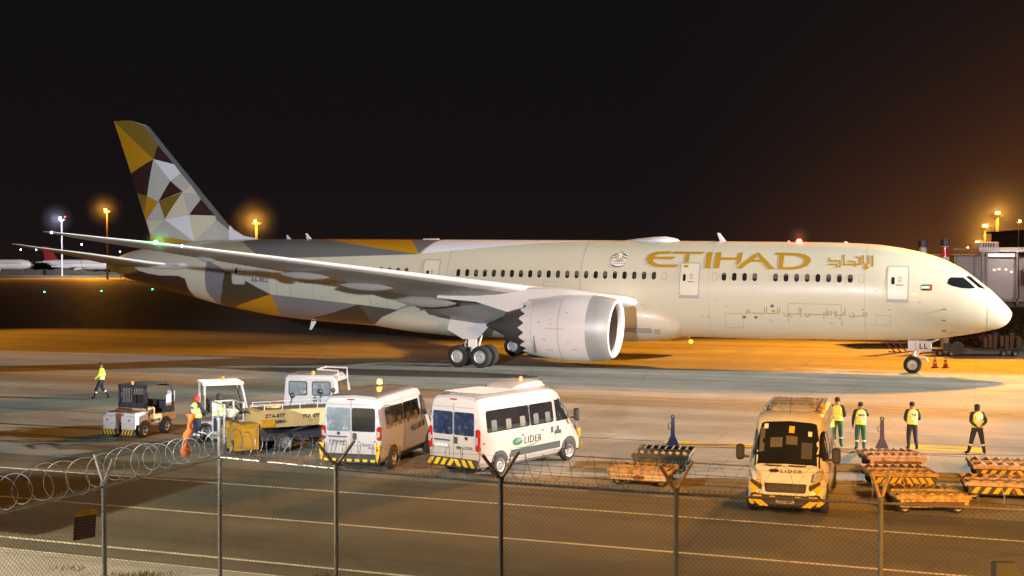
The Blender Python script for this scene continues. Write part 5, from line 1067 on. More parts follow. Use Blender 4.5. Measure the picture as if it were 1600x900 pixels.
# ================================================================== PEOPLE
SK = mat('skin_tone', (.32, .18, .11), .6); SKD = mat('dark_skin_tone', (.09, .05, .035), .6); C_navy = mat('navy_cloth', (.018, .022, .045), .85); C_green = mat('green_cloth', (.015, .10, .06), .85); C_dark = mat('dark_cloth', (.02, .02, .024), .9)
C_vest = mat('high_visibility_yellow', (.66, .86, .05), .65, var=.1, vscale=6); C_band = mat('silver_reflective_band', (.62, .63, .62), .45); C_boot = mat('boot_leather', (.012, .012, .012), .6); C_red = mat('red_cloth', (.42, .02, .02), .8); C_white = mat('vest_white_panel', (.70, .68, .66), .7)
def person(name_loc, rz, h, label, trousers, shirt, pose, hat=None, skin=None, vest=True, panel=False, txt=None, cuffs=True):
    t = empty('person', (name_loc[0], name_loc[1], 0), rz, label, 'person', 'ground crew standing on the apron'); k = h / 1.78; skin = skin or SK
    # joints: x right, y forward (facing), z up
    J = dict(pel=(0, 0, .94), wst=(0, .0, 1.08), chs=(0, 0, 1.30), nck=(0, .0, 1.47), hd0=(0, .02, 1.57), hd1=(0, .03, 1.68),
             shL=(-.19, 0, 1.41), shR=(.19, 0, 1.41), elL=(-.27, -.02, 1.13), elR=(.27, -.02, 1.13), wrL=(-.25, .10, .90), wrR=(.25, .10, .90), haL=(-.24, .15, .82), haR=(.24, .15, .82),
             hpL=(-.095, 0, .90), hpR=(.095, 0, .90), knL=(-.12, .02, .50), knR=(.12, .02, .50), anL=(-.13, -.01, .09), anR=(.13, -.01, .09), toL=(-.15, .15, .045), toR=(.15, .15, .045))
    J.update(pose); R = dict(pel=.15, wst=.135, chs=.155, nck=.062, hd0=.082, hd1=.092, shL=.078, shR=.078, elL=.052, elR=.052, wrL=.036, wrR=.036, haL=.034, haR=.034, hpL=.105, hpR=.105, knL=.075, knR=.075, anL=.052, anR=.052, toL=.045, toR=.045)
    E = [('pel', 'wst'), ('wst', 'chs'), ('chs', 'nck'), ('nck', 'hd0'), ('hd0', 'hd1'), ('chs', 'shL'), ('chs', 'shR'), ('shL', 'elL'), ('shR', 'elR'), ('elL', 'wrL'), ('elR', 'wrR'), ('wrL', 'haL'), ('wrR', 'haR'), ('pel', 'hpL'), ('pel', 'hpR'), ('hpL', 'knL'), ('hpR', 'knR'), ('knL', 'anL'), ('knR', 'anR'), ('anL', 'toL'), ('anR', 'toR')]
    names = list(J); me = bpy.data.meshes.new('body'); me.from_pydata([Vector(J[n]) * k for n in names], [(names.index(a), names.index(b)) for a, b in E], [])
    o = bpy.data.objects.new('body', me); COL.objects.link(o); md = o.modifiers.new('skin', 'SKIN'); sv = me.skin_vertices[0].data
    for i, n in enumerate(names): r = R[n] * k * 1.08; sv[i].radius = (r, r * (.72 if n in ('pel', 'wst', 'chs') else 1)); sv[i].use_root = (n == 'pel')
    md.use_smooth_shade = True; sb = o.modifiers.new('sub', 'SUBSURF'); sb.levels = 2; sb.render_levels = 2
    dg = bpy.context.evaluated_depsgraph_get(); m2 = bpy.data.meshes.new_from_object(o.evaluated_get(dg)); bpy.data.objects.remove(o); bpy.data.meshes.remove(me)
    b = MB(); b.v = [tuple(v.co) for v in m2.vertices]; b.f = [list(p.vertices) for p in m2.polygons]; P = [(Vector(J[n]) * k, n) for n in names]; seg = [(Vector(J[a]) * k, Vector(J[c]) * k, a, c) for a, c in E]
    def mi(c):
        best = None
        for a, d, n1, n2 in seg:
            ab = d - a; tt = max(0, min(1, (c - a).dot(ab) / ab.length_squared)); q = (c - (a + ab * tt)).length
            if best is None or q < best[0]: best = (q, n1, n2, tt)
        n1, n2, tt = best[1:]
        if n2[:2] == 'hd' or (n1 == 'chs' and n2 == 'nck' and tt > .7): return 2
        if n2[:2] == 'ha': return 2
        if n2[:2] == 'to': return 3
        if n2[:2] in ('hp', 'kn', 'an') or (n1 == 'pel' and tt < .5): return 0
        return 1
    for p in m2.polygons: b.m.append(mi(p.center))
    bpy.data.meshes.remove(m2)
    b.cur = 2
    for S in 'LR':   # fingers and thumb
        w0 = Vector(J['wr' + S]) * k; h0 = Vector(J['ha' + S]) * k; d = (h0 - w0).normalized(); u = d.orthogonal().normalized(); u = (Vector((0, 1, 0)) - d * d.y).normalized() if abs(d.y) < .9 else u; c = d.cross(u)
        for q in range(4):
            base = h0 + d * .01 + u * (-.026 + .0175 * q); Lf = (.066, .075, .07, .055)[q]
            b.tube([base, base + d * Lf * .5 + c * .004, base + d * Lf + c * .02], [.0095, .0085, .006], 6)
        b.tube([w0 + d * .03 + u * -.03, w0 + d * .07 + u * -.055, w0 + d * .105 + u * -.05], [.012, .010, .007], 6)
    bo = b.build('body', [trousers, shirt, skin, C_boot], t, smooth=True, angle=80, fix=False)
    # face: nose, ears, eyes
    hc = (Vector(J['hd0']) * .45 + Vector(J['hd1']) * .55) * k; f = MB()
    f.sphere(hc + Vector((0, .088, -.01)) * k, (.011, .018, .02), 8, 6)
    for s in (1, -1): f.sphere(hc + Vector((s * .085, .0, -.01)) * k, (.012, .02, .03), 8, 6)
    f.build('ears_and_nose', skin, bo, smooth=True)
    f = MB(); 
    for s in (1, -1): f.sphere(hc + Vector((s * .032, .078, .015)) * k, .010, 6, 5)
    f.box(hc + Vector((0, .083, -.045)) * k, (.04, .008, .008)); f.build('eyes_and_mouth', C_dark, bo)
    hd = MB(); hr = [(.035, .100), (.06, .098), (.085, .085), (.105, .055), (.115, .01)]
    hd.rings([[hc + Vector((r * cos(a) * .93, r * sin(a) * 1.02 - .008, z - (.075 if (sin(a) < .2 and i == 0) else 0))) * k for a in [2 * pi * j / 18 for j in range(18)]] for i, (z, r) in enumerate(hr)])
    ho = hd.build('hood' if hat == 'hood' else ('cap' if hat in ('cap', 'red') else 'hair'), C_red if hat == 'red' else C_dark, t, smooth=True)
    if hat == 'cap' or hat == 'mask':
        pk = MB(); pk.prism([(-.07, 0), (.07, 0), (.055, .07), (-.055, .07)], hc + Vector((0, .075, .045)) * k, (1, 0, 0), (0, 1, 0), (0, 0, .012)); pk.build('cap_peak', C_dark, ho)
    if hat == 'mask' or hat == 'hood' or hat == 'red':
        mk = MB(); mk.rings([[hc + Vector((r * cos(a) * .93, r * sin(a) * 1.0, z)) * k for a in [2 * pi * j / 16 for j in range(16)]] for z, r in ((-.14, .085), (-.09, .098), (-.03, .103), (.0, .104))]); mk.build('neck_scarf', C_dark if hat != 'red' else C_red, t, smooth=True)
    if vest:
        cs = Vector(J['chs']); tilt = Vector((cs.x, cs.y, 0)); V = MB(); n = 28; zs = [(.94, .200, .15), (1.05, .192, .145), (1.15, .194, .150), (1.27, .205, .156), (1.36, .206, .146), (1.42, .18, .12), (1.47, .10, .09)]
        V.rings([[(Vector((rx * cos(a), ry * sin(a), z)) + tilt * ((z - .94) / .4)) * k for a in [2 * pi * j / n for j in range(n)]] for z, rx, ry in zs], caps=False)
        vo = V.build('vest', C_vest, t, smooth=True)
        for z0, z1, rx, ry in ((1.02, 1.07, .196, .149), (1.17, 1.22, .201, .155)):
            S = MB(); S.rings([[(Vector((rx * 1.02 * cos(a), ry * 1.03 * sin(a), z)) + tilt * ((z - .94) / .4)) * k for a in [2 * pi * j / n for j in range(n)]] for z in (z0, z1)], caps=False); S.build('reflective_band', C_band, vo, smooth=True)
        for s in (1, -1):
            for q in (1, -1):
                S = MB(); S.rings([[(Vector((s * x_, q * ry * 1.04, z)) + tilt * ((z - .94) / .4)) * k for x_ in (.07, .115)] for z, ry in ((1.2, .145), (1.30, .147), (1.38, .132), (1.45, .09))], closed=False); S.build('shoulder_band', C_band, vo)
        if panel:
            S = MB(); S.rings([[(Vector((x_, -ry, z)) + tilt * ((z - .94) / .4)) * k for x_ in (-.09, .09)] for z, ry in ((1.13, .163), (1.28, .165), (1.37, .152))], closed=False); po = S.build('back_panel', C_white, vo)
            if txt: flat_text('vest_lettering', txt, .09 * k, (Vector((0, -.174, 1.26)) + tilt * .8) * k, (1, 0, 0), (0, 0, 1), V_ink, po, 1.0, .004, True)
    if cuffs:
        for S_, an, kn in (('L', 'anL', 'knL'), ('R', 'anR', 'knR')):
            a, c = Vector(J[an]) * k, Vector(J[kn]) * k; p = a + (c - a) * .52; q = a + (c - a) * .66; m = MB(); m.cyl(p, q, .072 * k, .076 * k, 16, caps=False); m.build('trouser_band', C_band, t, smooth=True)
    return t
away = 0.0
person((11.42, 43.55), radians(-25), 1.80, 'worker in green trousers half hidden behind the van facing the fence', C_green, C_navy, dict(wrR=(.12, .2, 1.0), haR=(.05, .24, .98), wrL=(-.12, .2, 1.0), haL=(-.05, .24, .98)))
person((12.05, 42.89), 0, 1.70, 'worker in green trousers holding one hand up to the ear', C_green, C_navy, dict(elR=(.30, .06, 1.22), wrR=(.17, .10, 1.46), haR=(.13, .10, 1.53), hd1=(.015, .03, 1.68)), panel=True, txt='SEGU')
person((13.84, 42.89), 0, 1.71, 'worker in dark trousers and yellow vest, just right of a raised blue tow bar', C_navy, C_navy, dict(wrR=(.16, .2, 1.02), haR=(.08, .25, 1.0), wrL=(-.16, .2, 1.02), haL=(-.08, .25, 1.0), anR=(.17, -.03, .09), toR=(.20, .12, .045)), panel=True, txt='TAS', cuffs=False)
person((15.72, 41.9), radians(0), 1.74, 'worker in a dark cap with legs apart and hands clasped behind', C_navy, C_navy, dict(elL=(-.27, -.10, 1.15), elR=(.27, -.10, 1.15), wrL=(-.10, -.20, 1.0), wrR=(.10, -.20, 1.0), haL=(-.03, -.22, .97), haR=(.04, -.23, .98), knL=(-.19, .0, .50), anL=(-.30, 0, .09), toL=(-.38, .13, .045), knR=(.17, 0, .50), anR=(.25, 0, .09), toR=(.31, .13, .045)), hat='mask', panel=True)
person((17.60, 41.6), 0, 1.76, 'person in dark clothes cut off by the right edge of the photo', C_navy, C_navy, dict(elL=(-.31, -.05, 1.15)), vest=False)
person((-19.45, 58.79), radians(100), 1.80, 'worker in yellow vest and dark trousers walking alone far left of the vehicles', C_navy, C_vest, dict(knL=(-.11, .20, .52), anL=(-.11, .30, .12), toL=(-.12, .44, .07), knR=(.11, -.02, .50), anR=(.11, -.34, .16), toR=(.12, -.22, .05), elR=(.25, -.12, 1.14), wrR=(.24, .02, .92), haR=(.24, .06, .85), elL=(-.26, .08, 1.15), wrL=(-.24, .25, 1.0), haL=(-.23, .32, .97)))
person((-11.28, 44.35), radians(-42), 1.80, 'worker in a red hood and yellow vest holding the loader rail', C_navy, C_navy, dict(elR=(.27, .12, 1.18), wrR=(.22, .34, 1.05), haR=(.21, .40, 1.02), elL=(-.26, .10, 1.18), wrL=(-.2, .33, 1.05), haL=(-.18, .4, 1.02)), hat='red', panel=True, txt='ATR')
person((-10.55, 44.65), radians(-10), 1.82, 'worker in a black cap and yellow vest under the white canopy', C_navy, C_navy, dict(elR=(.27, .12, 1.18), wrR=(.2, .34, 1.08), haR=(.16, .40, 1.06), elL=(-.26, .10, 1.18), wrL=(-.2, .33, 1.08), haL=(-.18, .4, 1.05)), hat='hood', panel=True)
# ================================================================== PERIMETER FENCE
G_galv = mat('galvanised_steel', (.36, .37, .38), .45, metal=.5, var=.2, vscale=6, dirt=(.22, .12, .06), dirt_amt=.2); G_armlit = mat('orange_lit_post_arm', (.32, .21, .13), .7, metal=.2, var=.35, vscale=8)  # arm tone paints orange lamp light onto the right-hand arms
G_thin = mat('dull_razor_wire', (.26, .25, .23), .5, metal=.3); G_wire = mat('chain_link_wire', (.07, .07, .068), .6, metal=.2); G_postshade = mat('shaded_weathered_post', (.10, .11, .12), .6, metal=.2, var=.35, vscale=5, dirt=(.16, .08, .04), dirt_amt=.2); G_razor = mat('razor_wire_steel', (.38, .375, .36), .38, metal=.45)  # dark post copy paints shade onto the right-hand posts
FP = [(-8.03, 17.6), (-6.83, 20.74), (-5.63, 23.87), (-3.20, 22.53), (-.19, 21.14), (2.66, 20.08), (5.75, 19.32), (8.90, 18.45), (12.0, 17.6)]
HF = 2.75
fence = empty('perimeter_fence', (-5.63, 23.87, 0), 0, 'chain link perimeter fence with round posts and splayed arms across the foreground', 'fence')
O = Vector((-5.63, 23.87, 0))
for i, (x, y) in enumerate(FP):
    p = Vector((x, y, 0)) - O; corner = i == 2
    a = Vector((*FP[max(0, i - 1)], 0)); b = Vector((*FP[min(len(FP) - 1, i + 1)], 0)); d = (b - a).normalized(); n = Vector((-d.y, d.x, 0))
    m = MB(); m.cyl(p, p + Vector((0, 0, HF + (.72 if corner else .04))), .040, n=14); m.lathe([(0, .06), (.05, .055), (.06, .03)], p + Vector((0, 0, HF + (.70 if corner else .02))), (0, 0, 1), 14)
    po = m.build('post', G_galv if i < 4 else G_postshade, fence, smooth=True)
    if not corner:
        for s in (1, -1):
            # arms seen spread in the photo: splay across the line of sight
            m = MB(); e = (n * .8 + d * .35).normalized() if i > 2 else (n * .9 + d * .1).normalized(); sp_ = .30 if i < 6 else .12
            m.cyl(p + Vector((0, 0, HF + .02)), p + Vector((0, 0, HF + .48)) + e * s * sp_ + d * (.10 * s), .030, .030, n=10); m.build('post_arm', G_armlit if i > 2 else G_galv, po, smooth=True)
for i, (a, b) in enumerate(zip(FP, FP[1:])):
    A = Vector((*a, 0)) - O; Bv = Vector((*b, 0)) - O; d = (Bv - A); L_ = d.length; d.normalize()
    m = MB(); m.cyl(A + Vector((0, 0, HF - .02)), Bv + Vector((0, 0, HF - .02)), .024, n=8); m.build('top_rail', G_galv if i < 3 else mat('shaded_weathered_rail', (.10, .10, .11), .6, metal=.2, var=.3), fence)  # right-hand rails get a darker copy, shade put into the colour
    m = MB(); H_ = HF - .06; z0 = .12; n = Vector((-d.y, d.x, 0)); step = .085; r = .0032
    for fam in (1, -1):
        k = -int(H_ / step) - 1
        while k * step < L_ + H_:
            # line u = k*step + fam*(z - z0)
            u0 = k * step + (0 if fam > 0 else H_); pts = []
            ua, za = (u0, z0); ub, zb = (u0 + fam * H_, z0 + H_)
            t0, t1 = 0., 1.; du = ub - ua
            ta, tb = (0 - ua) / du, (L_ - ua) / du
            lo, hi = max(0, min(ta, tb)), min(1, max(ta, tb))
            if hi - lo > .01:
                P0 = A + d * (ua + du * lo) + Vector((0, 0, za + H_ * lo)) + n * (.003 * fam); P1 = A + d * (ua + du * hi) + Vector((0, 0, za + H_ * hi)) + n * (.003 * fam)
                m.cyl(P0, P1, r, n=3, caps=False)
            k += 1
    m.build('wire_mesh', G_wire, fence, fix=False)
    m = MB()
    for z in (HF + .20, HF + .42): m.tube([A + Vector((0, 0, z)) + n * .1, (A + Bv) / 2 + Vector((0, 0, z - .03)) + n * .1, Bv + Vector((0, 0, z)) + n * .1], .003, 4)
    m.build('strand_wire', G_wire, fence)
# razor coils
def coil(A, B, pitch, R, label, zc, jit=.2, seed=1, rr=.0062, lean=.0, warp=1., m_=None):
    rnd = random.Random(seed); A = Vector(A); B = Vector(B); d = (B - A); L_ = d.length; d.normalize(); n = Vector((-d.y, d.x, 0)); pts = []; u = 0; loops = []
    while u < L_: p_ = pitch * (1 + jit * rnd.uniform(-1, 1)); loops.append((u, p_, R * rnd.uniform(.80, 1.10), rnd.uniform(-.07, .07), rnd.uniform(-.05, .05), rnd.uniform(-.03, .03))); u += p_
    S_ = 26
    for j, (u, p_, r_, l_, o_, h_) in enumerate(loops):
        nx_ = loops[min(j + 1, len(loops) - 1)]; r2 = nx_[2]
        for k in range(S_):
            t = k / S_; a = 2 * pi * t - pi / 2; q = r_ + (r2 - r_) * t; tx = t - .125 * sin(2 * pi * t) * warp; l2, o2, h2 = [x_ + (y_ - x_) * t for x_, y_ in zip((l_, o_, h_), nx_[3:])]
            pts.append(A + d * (u + p_ * tx + l2 * sin(a)) + n * (q * cos(a) + o2) + Vector((0, 0, zc + h2 + q * sin(a) * 1.02)))
    m = MB(); m.tube(pts, rr, 4); 
    for k in range(2, len(pts) - 2, 2):
        t = (pts[k + 1] - pts[k]).normalized(); up = Vector((0, 0, 1)).cross(t); up = up.normalized() if up.length > .1 else n
        m.add([pts[k] - t * .022, pts[k] + up * rr * 2.6, pts[k] + t * .022, pts[k] - up * rr * 2.6], [(0, 1, 2, 3)])
    o = m.build('razor_wire_coil', m_ or (G_razor if rr > .006 else G_thin), None, fix=False); return tag(o, label, 'razor wire', 'razor wire coils along the fence top')
coil((*FP[0], 0), (-6.45, 21.75, 0), .40, .27, 'widely spaced razor wire coil above the yellow headed sign on the left', HF + .27, .25, 3)
coil((-6.45, 21.75, 0), (*FP[2], 0), .22, .27, 'densely bunched razor wire coil by the orange cloth', HF + .27, .4, 5)
coil((*FP[2], 0), (*FP[3], 0), .30, .27, 'razor wire coil in front of the yellow loader, between two posts', HF + .27, .18, 8, .0065)
coil((*FP[3], 0), (*FP[4], 0), .33, .25, 'thin razor wire coil in front of the two vans seen from behind', HF + .27, .2, 11, .0042)
coil((*FP[4], 0), (*FP[5], 0), .36, .25, 'thin razor wire coil in front of the dark grey cargo dolly', HF + .27, .25, 13, .004)
coil((*FP[5], 0), (*FP[6], 0), .42, .25, 'thin razor wire coil across the van facing the fence', HF + .26, .3, 17, .0036)
coil((*FP[6], 0), (*FP[7], 0), .42, .20, 'thin razor wire coil in front of the row of three dollies', HF + .26, .3, 19, .0036)
# sign on the left leg
d = (Vector((*FP[1], 0)) - Vector((*FP[0], 0))).normalized(); c = Vector((*FP[1], 0)) - d * .50; c.z = 2.20
sg = empty('warning_sign', c, math.atan2(d.y, d.x), 'dark purple warning sign with a yellow header, hung on the left fence leg', 'sign')
m = MB(); m.box((0, -.02, 0), (.62, .012, .50)); sgp = m.build('plate', mat('sign_purple', (.045, .022, .032), .5), sg)
m = MB(); m.box((0, -.03, .195), (.60, .006, .10)); m.build('header', V_yel, sg)
m = MB()
for k in range(7): m.box((0, -.03, .10 - .05 * k), (.48 if k % 2 else .52, .004, .012))
m.build('text_lines', mat('sign_text', (.16, .12, .13), .6), sg); 
flat_text('header_lettering', 'AVISO', .07, (0, -.034, .17), (1, 0, 0), (0, 0, 1), V_ink, sg, 1.1, 0, True, .002)
sg.rotation_euler[1] = .08; sg.scale = (.84, 1, .95)
# orange cloth
m = MB(); rows = []
for k in range(12):
    t = k / 11; wv = .055 + .03 * sin(k * 1.3); cx0 = -6.12 + .16 * t + .015 * sin(k * 2.1)
    rows.append([Vector((cx0 + wv * cos(a) * (1 + .3 * sin(3 * a + k)), 23.1 + .05 * sin(a) * (1 + .3 * cos(2 * a + k)), 2.86 + .80 * t)) for a in [2 * pi * j / 10 for j in range(10)]])
m.rings(rows); tag(m.build('orange_cloth', mat('orange_plastic_film', (.72, .16, .02), .45, var=.25, vscale=9), None, smooth=True, angle=70), 'crumpled orange plastic cloth caught in the razor wire near the corner post', 'cloth')
# dark box near the bottom right corner
bx = empty('junction_box', (6.76, 17.0, 0), 0, 'small dark grey box at the bottom right corner of the photo', 'box')
m = MB(); m.bbox((0, 0, 2.2), (.31, .16, .34), .02); m.build('housing', mat('box_dark_grey', (.05, .055, .06), .6, var=.15), bx)
m = MB(); m.cyl((0, .05, 0), (0, .05, 2.05), .04, n=10); m.build('pole', G_galv, bx)
# grass
random.seed(21); m = MB()
for (cx0, cy0, w_, n_) in ((-7.7, 25.35, .8, 260), (-3.9, 25.2, .5, 120), (-2.0, 24.9, .7, 60), (-9.2, 25.9, .6, 60)):
    for _ in range(n_):
        x, y = random.gauss(cx0, w_ * .5), random.gauss(cy0, .12); h = random.uniform(.04, .13); a = random.uniform(0, 6.28); w2 = .008
        m.add([(x - w2 * cos(a), y - w2 * sin(a), .06), (x + w2 * cos(a), y + w2 * sin(a), .06), (x + random.uniform(-.05, .05), y + random.uniform(-.05, .05), .06 + h)], [(0, 1, 2)])
tag(m.build('grass', mat('dry_grass', (.12, .11, .03), .8, var=.3, vscale=3), None, fix=False), 'tufts of dry grass along the pavement edge', 'grass', kind='stuff')
# slab on a column added out of view on the left: throws the angular shade over the left foreground
hb = empty('added_shade_slab', (-18, 27, 0), 0, 'unseen flat slab added to cast shade on the left foreground', 'added_shade_slab')
Q = [(-19.9, 29.2), (-16.5, 28.4), (-17.7, 24.7), (-18.1, 24.9), (-21.5, 25.6)]
m = MB(); m.prism([(a + 18, b - 27) for a, b in Q], (0, 0, 7.0), (1, 0, 0), (0, 1, 0), (0, 0, .12)); m.build('shade_slab', G_galv, hb)
m = MB(); m.cyl((-.9, -.1, 0), (-.9, -.1, 7.0), .09); m.build('shade_slab_column', G_galv, hb)
# block added out of view on the right: shades the road from the tall mast
tp = empty('added_light_blocker', (46.5, 0, 0), 0, 'unseen long block added to keep mast light off the road', 'building')
m = MB(); m.box((0, 0, 12), (27, 66, 24)); m.build('wall', mat('blocker_wall', (.3, .3, .29), .7, var=.1), tp)
m = MB(); m.box((0, 0, 24.3), (27.5, 66, .5)); m.build('roof', G_galv, tp)
m = MB()
for k in range(14): m.box((-13.6, -30 + 4.2 * k, 5), (.1, 3, 2.2))
m.build('window_row', V_glass, tp)
# ================================================================== BACKGROUND
BG_dark = mat('dark_building_wall', (.10, .085, .07), .8, var=.2, vscale=.3); J_grey = mat('jet_bridge_grey', (.36, .34, .35), .5, var=.08, vscale=.8); J_frame = mat('jet_bridge_frame', (.16, .15, .15), .5); J_dark = mat('jet_bridge_dark', (.05, .045, .045), .6)
J_glass = mat('jet_bridge_glass', (.30, .28, .31), .2, coat=1., var=.15, vscale=.6)
jb = empty('jet_bridge', (34, 90, 0), 0, 'grey passenger jet bridge with a glazed lit cab beyond the aircraft nose', 'jet bridge')
m = MB(); m.bbox((2.0, 9, 5.35), (11.5, 4.2, 3.5), .08); tn = m.build('tunnel', J_grey, jb)
m = MB()
for k in range(9): m.box((-3.6 + 1.4 * k, 6.88, 5.35), (.06, .06, 3.4))
m.box((2.0, 6.86, 7.02), (11.4, .08, .14)); m.box((2.0, 6.86, 3.7), (11.4, .08, .2)); m.build('tunnel_ribs', J_frame, tn)
m = MB(); m.box((2.8, 2.5, 3.45), (6.0, 5.0, .35)); m.build('cab_floor', J_dark, jb)
m = MB(); m.box((3.0, 2.4, 7.5), (6.6, 5.2, .16)); m.box((3.0, -.25, 7.36), (6.6, .1, .22)); m.tube([(-.3, -.3, 7.3), (1.5, -.35, 7.5), (6.3, -.3, 7.5)], .07, 6); m.build('cab_roof', J_grey, jb)
m = MB()
for x in (0, .32, 2.5, 5.8): m.box((x, -.1, 5.4), (.12, .14, 3.9))
m.box((2.9, -.1, 3.75), (5.8, .14, .2)); m.build('cab_frame', J_frame, jb)
m = MB(); m.box((1.42, .1, 5.2), (2.0, .05, 3.1)); sc_ = m.build('roller_curtain', J_glass, jb)
m = MB(); m.box((1.4, -.05, 7.02), (1.9, .1, .22)); m.build('strip_lamp', mat('pale_strip_lamp', (.8, .75, .75), .4, emit=(1, .82, .72), estr=.75), jb)
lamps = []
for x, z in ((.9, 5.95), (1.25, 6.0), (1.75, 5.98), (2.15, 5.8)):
    m = MB(); m.sphere((x, -.02, z), (.09, .03, .06), 8, 6); m.build('reflected_lamp', mat('reflection_glow', (1, .8, .4), .3, emit=(1, .72, .3), estr=3.0), jb)  # glowing beads painted in as lamp reflections, no bulbs here
m = MB(); m.bbox((4.2, 0, 5.3), (3.1, .3, 3.0), .05); m.build('cab_side_wall', mat('cab_mauve_panel', (.16, .13, .14), .5, var=.15), jb)
m = MB(); m.bbox((3.3, -.5, 5.5), (1.1, .6, 1.0), .12); m.build('control_cabin', J_dark, jb)
m = MB(); m.cyl((2.5, 4, 0), (2.5, 4, 3.4), .35); m.cyl((-1.0, 9, 0), (-1.0, 9, 3.6), .3); m.box((2.5, 3.5, .6), (3.2, 1.2, .7)); m.cyl((1.2, 3.5, .5), (1.2, 3.0, .5), .5); m.cyl((3.8, 3.5, .5), (3.8, 3.0, .5), .5); m.build('drive_column', J_dark, jb)
st_ = MB()
for s in (0, .9): st_.tube([(2.6, -1.2 - s, 3.4), (6.0, -1.2 - s, .2)], .06, 6); st_.tube([(2.6, -1.2 - s, 4.4), (6.0, -1.2 - s, 1.2)], .035, 6)
for k in range(14): st_.box((2.8 + .24 * k, -1.65, 3.25 - .226 * k), (.26, .9, .04))
st_.build('service_stairs', mat('stair_blue_grey', (.12, .13, .17), .5), jb)
point('jet_bridge_lamp', (36.2, 88.6, 7.0), 90, (1, .8, .6), .1)
spot('added_bridge_fill', (44, 74, 12), (34, 92, 5), 9000, (1, .80, .70), 60, .5, .3)  # added fill without a lamp of its own, brightens the jet bridge
for x, h, lb in ((30.4, 8.1, 'grey post with a black cap above the aircraft roof, the left one of two'), (32.05, 8.2, 'grey post with a black cap and red band, the right one of two')):
    t = empty('capped_post', (x, 92, 0), 0, lb, 'post', 'capped posts behind the nose')
    m = MB(); m.cyl((0, 0, 0), (0, 0, h - .5), .26 if x < 31 else .30, n=16); m.build('shaft', J_grey, t, smooth=True)
    m = MB(); m.cyl((0, 0, h - .5), (0, 0, h), .34, n=16); m.build('cap', m_blk, t, smooth=True)
    if x > 31: m = MB(); m.cyl((0, 0, h - 1.3), (0, 0, h - .55), .305, n=16); m.build('band', V_red, t, smooth=True)
# clutter under the bridge: low hedge and a loader
m = MB(); random.seed(5)
for _ in range(1500):
    x, y, z = random.uniform(33.5, 46), random.uniform(96, 98.5), random.uniform(0.1, 2.1) * random.uniform(.5, 1); s = .14; a, b_ = random.uniform(0, 6.28), random.uniform(0, 3)
    u = Vector((cos(a), sin(a), sin(b_))).normalized() * s; v = Vector((-sin(a), cos(a), cos(b_))).normalized() * s; c = Vector((x, y, z)); m.add([c - u, c - v * .5, c + u, c + v * .5], [(0, 1, 2, 3)])
tag(m.build('hedge', mat('hedge_leaves', (.09, .08, .02), .7, var=.4, vscale=3), None, fix=False), 'low orange lit hedge under the jet bridge at the right edge', 'hedge')
tl = empty('equipment_trolley', (32.2, 86.5, 0), 0, 'dark equipment trolley beneath the aircraft nose, in front of the jet bridge', 'trolley')
m = MB(); m.box((0, 0, .45), (6.5, 1.4, .16)); m.build('deck', J_dark, tl)
m = MB()
for k in range(7): m.box((.6 + .38 * k, -.3 + .1 * (k % 3), .95 + .08 * (k % 2)), (.26, .4, .7 + .2 * (k % 3)))
m.build('stacked_gear', mat('rusty_gear', (.10, .055, .03), .7, var=.5, vscale=3), tl)
for x in (-2.6, -1.8, 1.8, 2.6): van_wheel(tl, x, -.6, .25, .2)
# terminal silhouettes on the right
t = empty('terminal_building', (150, 330, 0), 0, 'dark brown terminal block rising behind the jet bridge at the right edge', 'building')
m = MB(); m.box((4, 0, 7), (46, 20, 14.6)); m.box((26, -2, 10), (16, 12, 20)); tb = m.build('wall', BG_dark, t)
m = MB(); m.box((4, 0, 14.6), (48, 22, .5)); m.box((26, -2, 20.3), (19, 14, .5)); m.build('roof', J_dark, t)
m = MB()
for k in range(10): m.box((-16 + 4.2 * k, -10.1, 10.5), (2.4, .1, 1.4))
m.build('window_row', V_glass, t)
t = empty('roof_plant_unit', (37.4, 98, 7.1), 0, 'ribbed air handling unit on the roof of the jet bridge', 'air unit')
m = MB(); m.bbox((0, 0, .5), (1.5, 1.2, 1.0), .05); m.build('casing', J_grey, t)
m = MB()
for k in range(5): m.box((-.5 + .2 * k, -.62, .5), (.08, .04, .8))
m.build('louvres', J_dark, t)
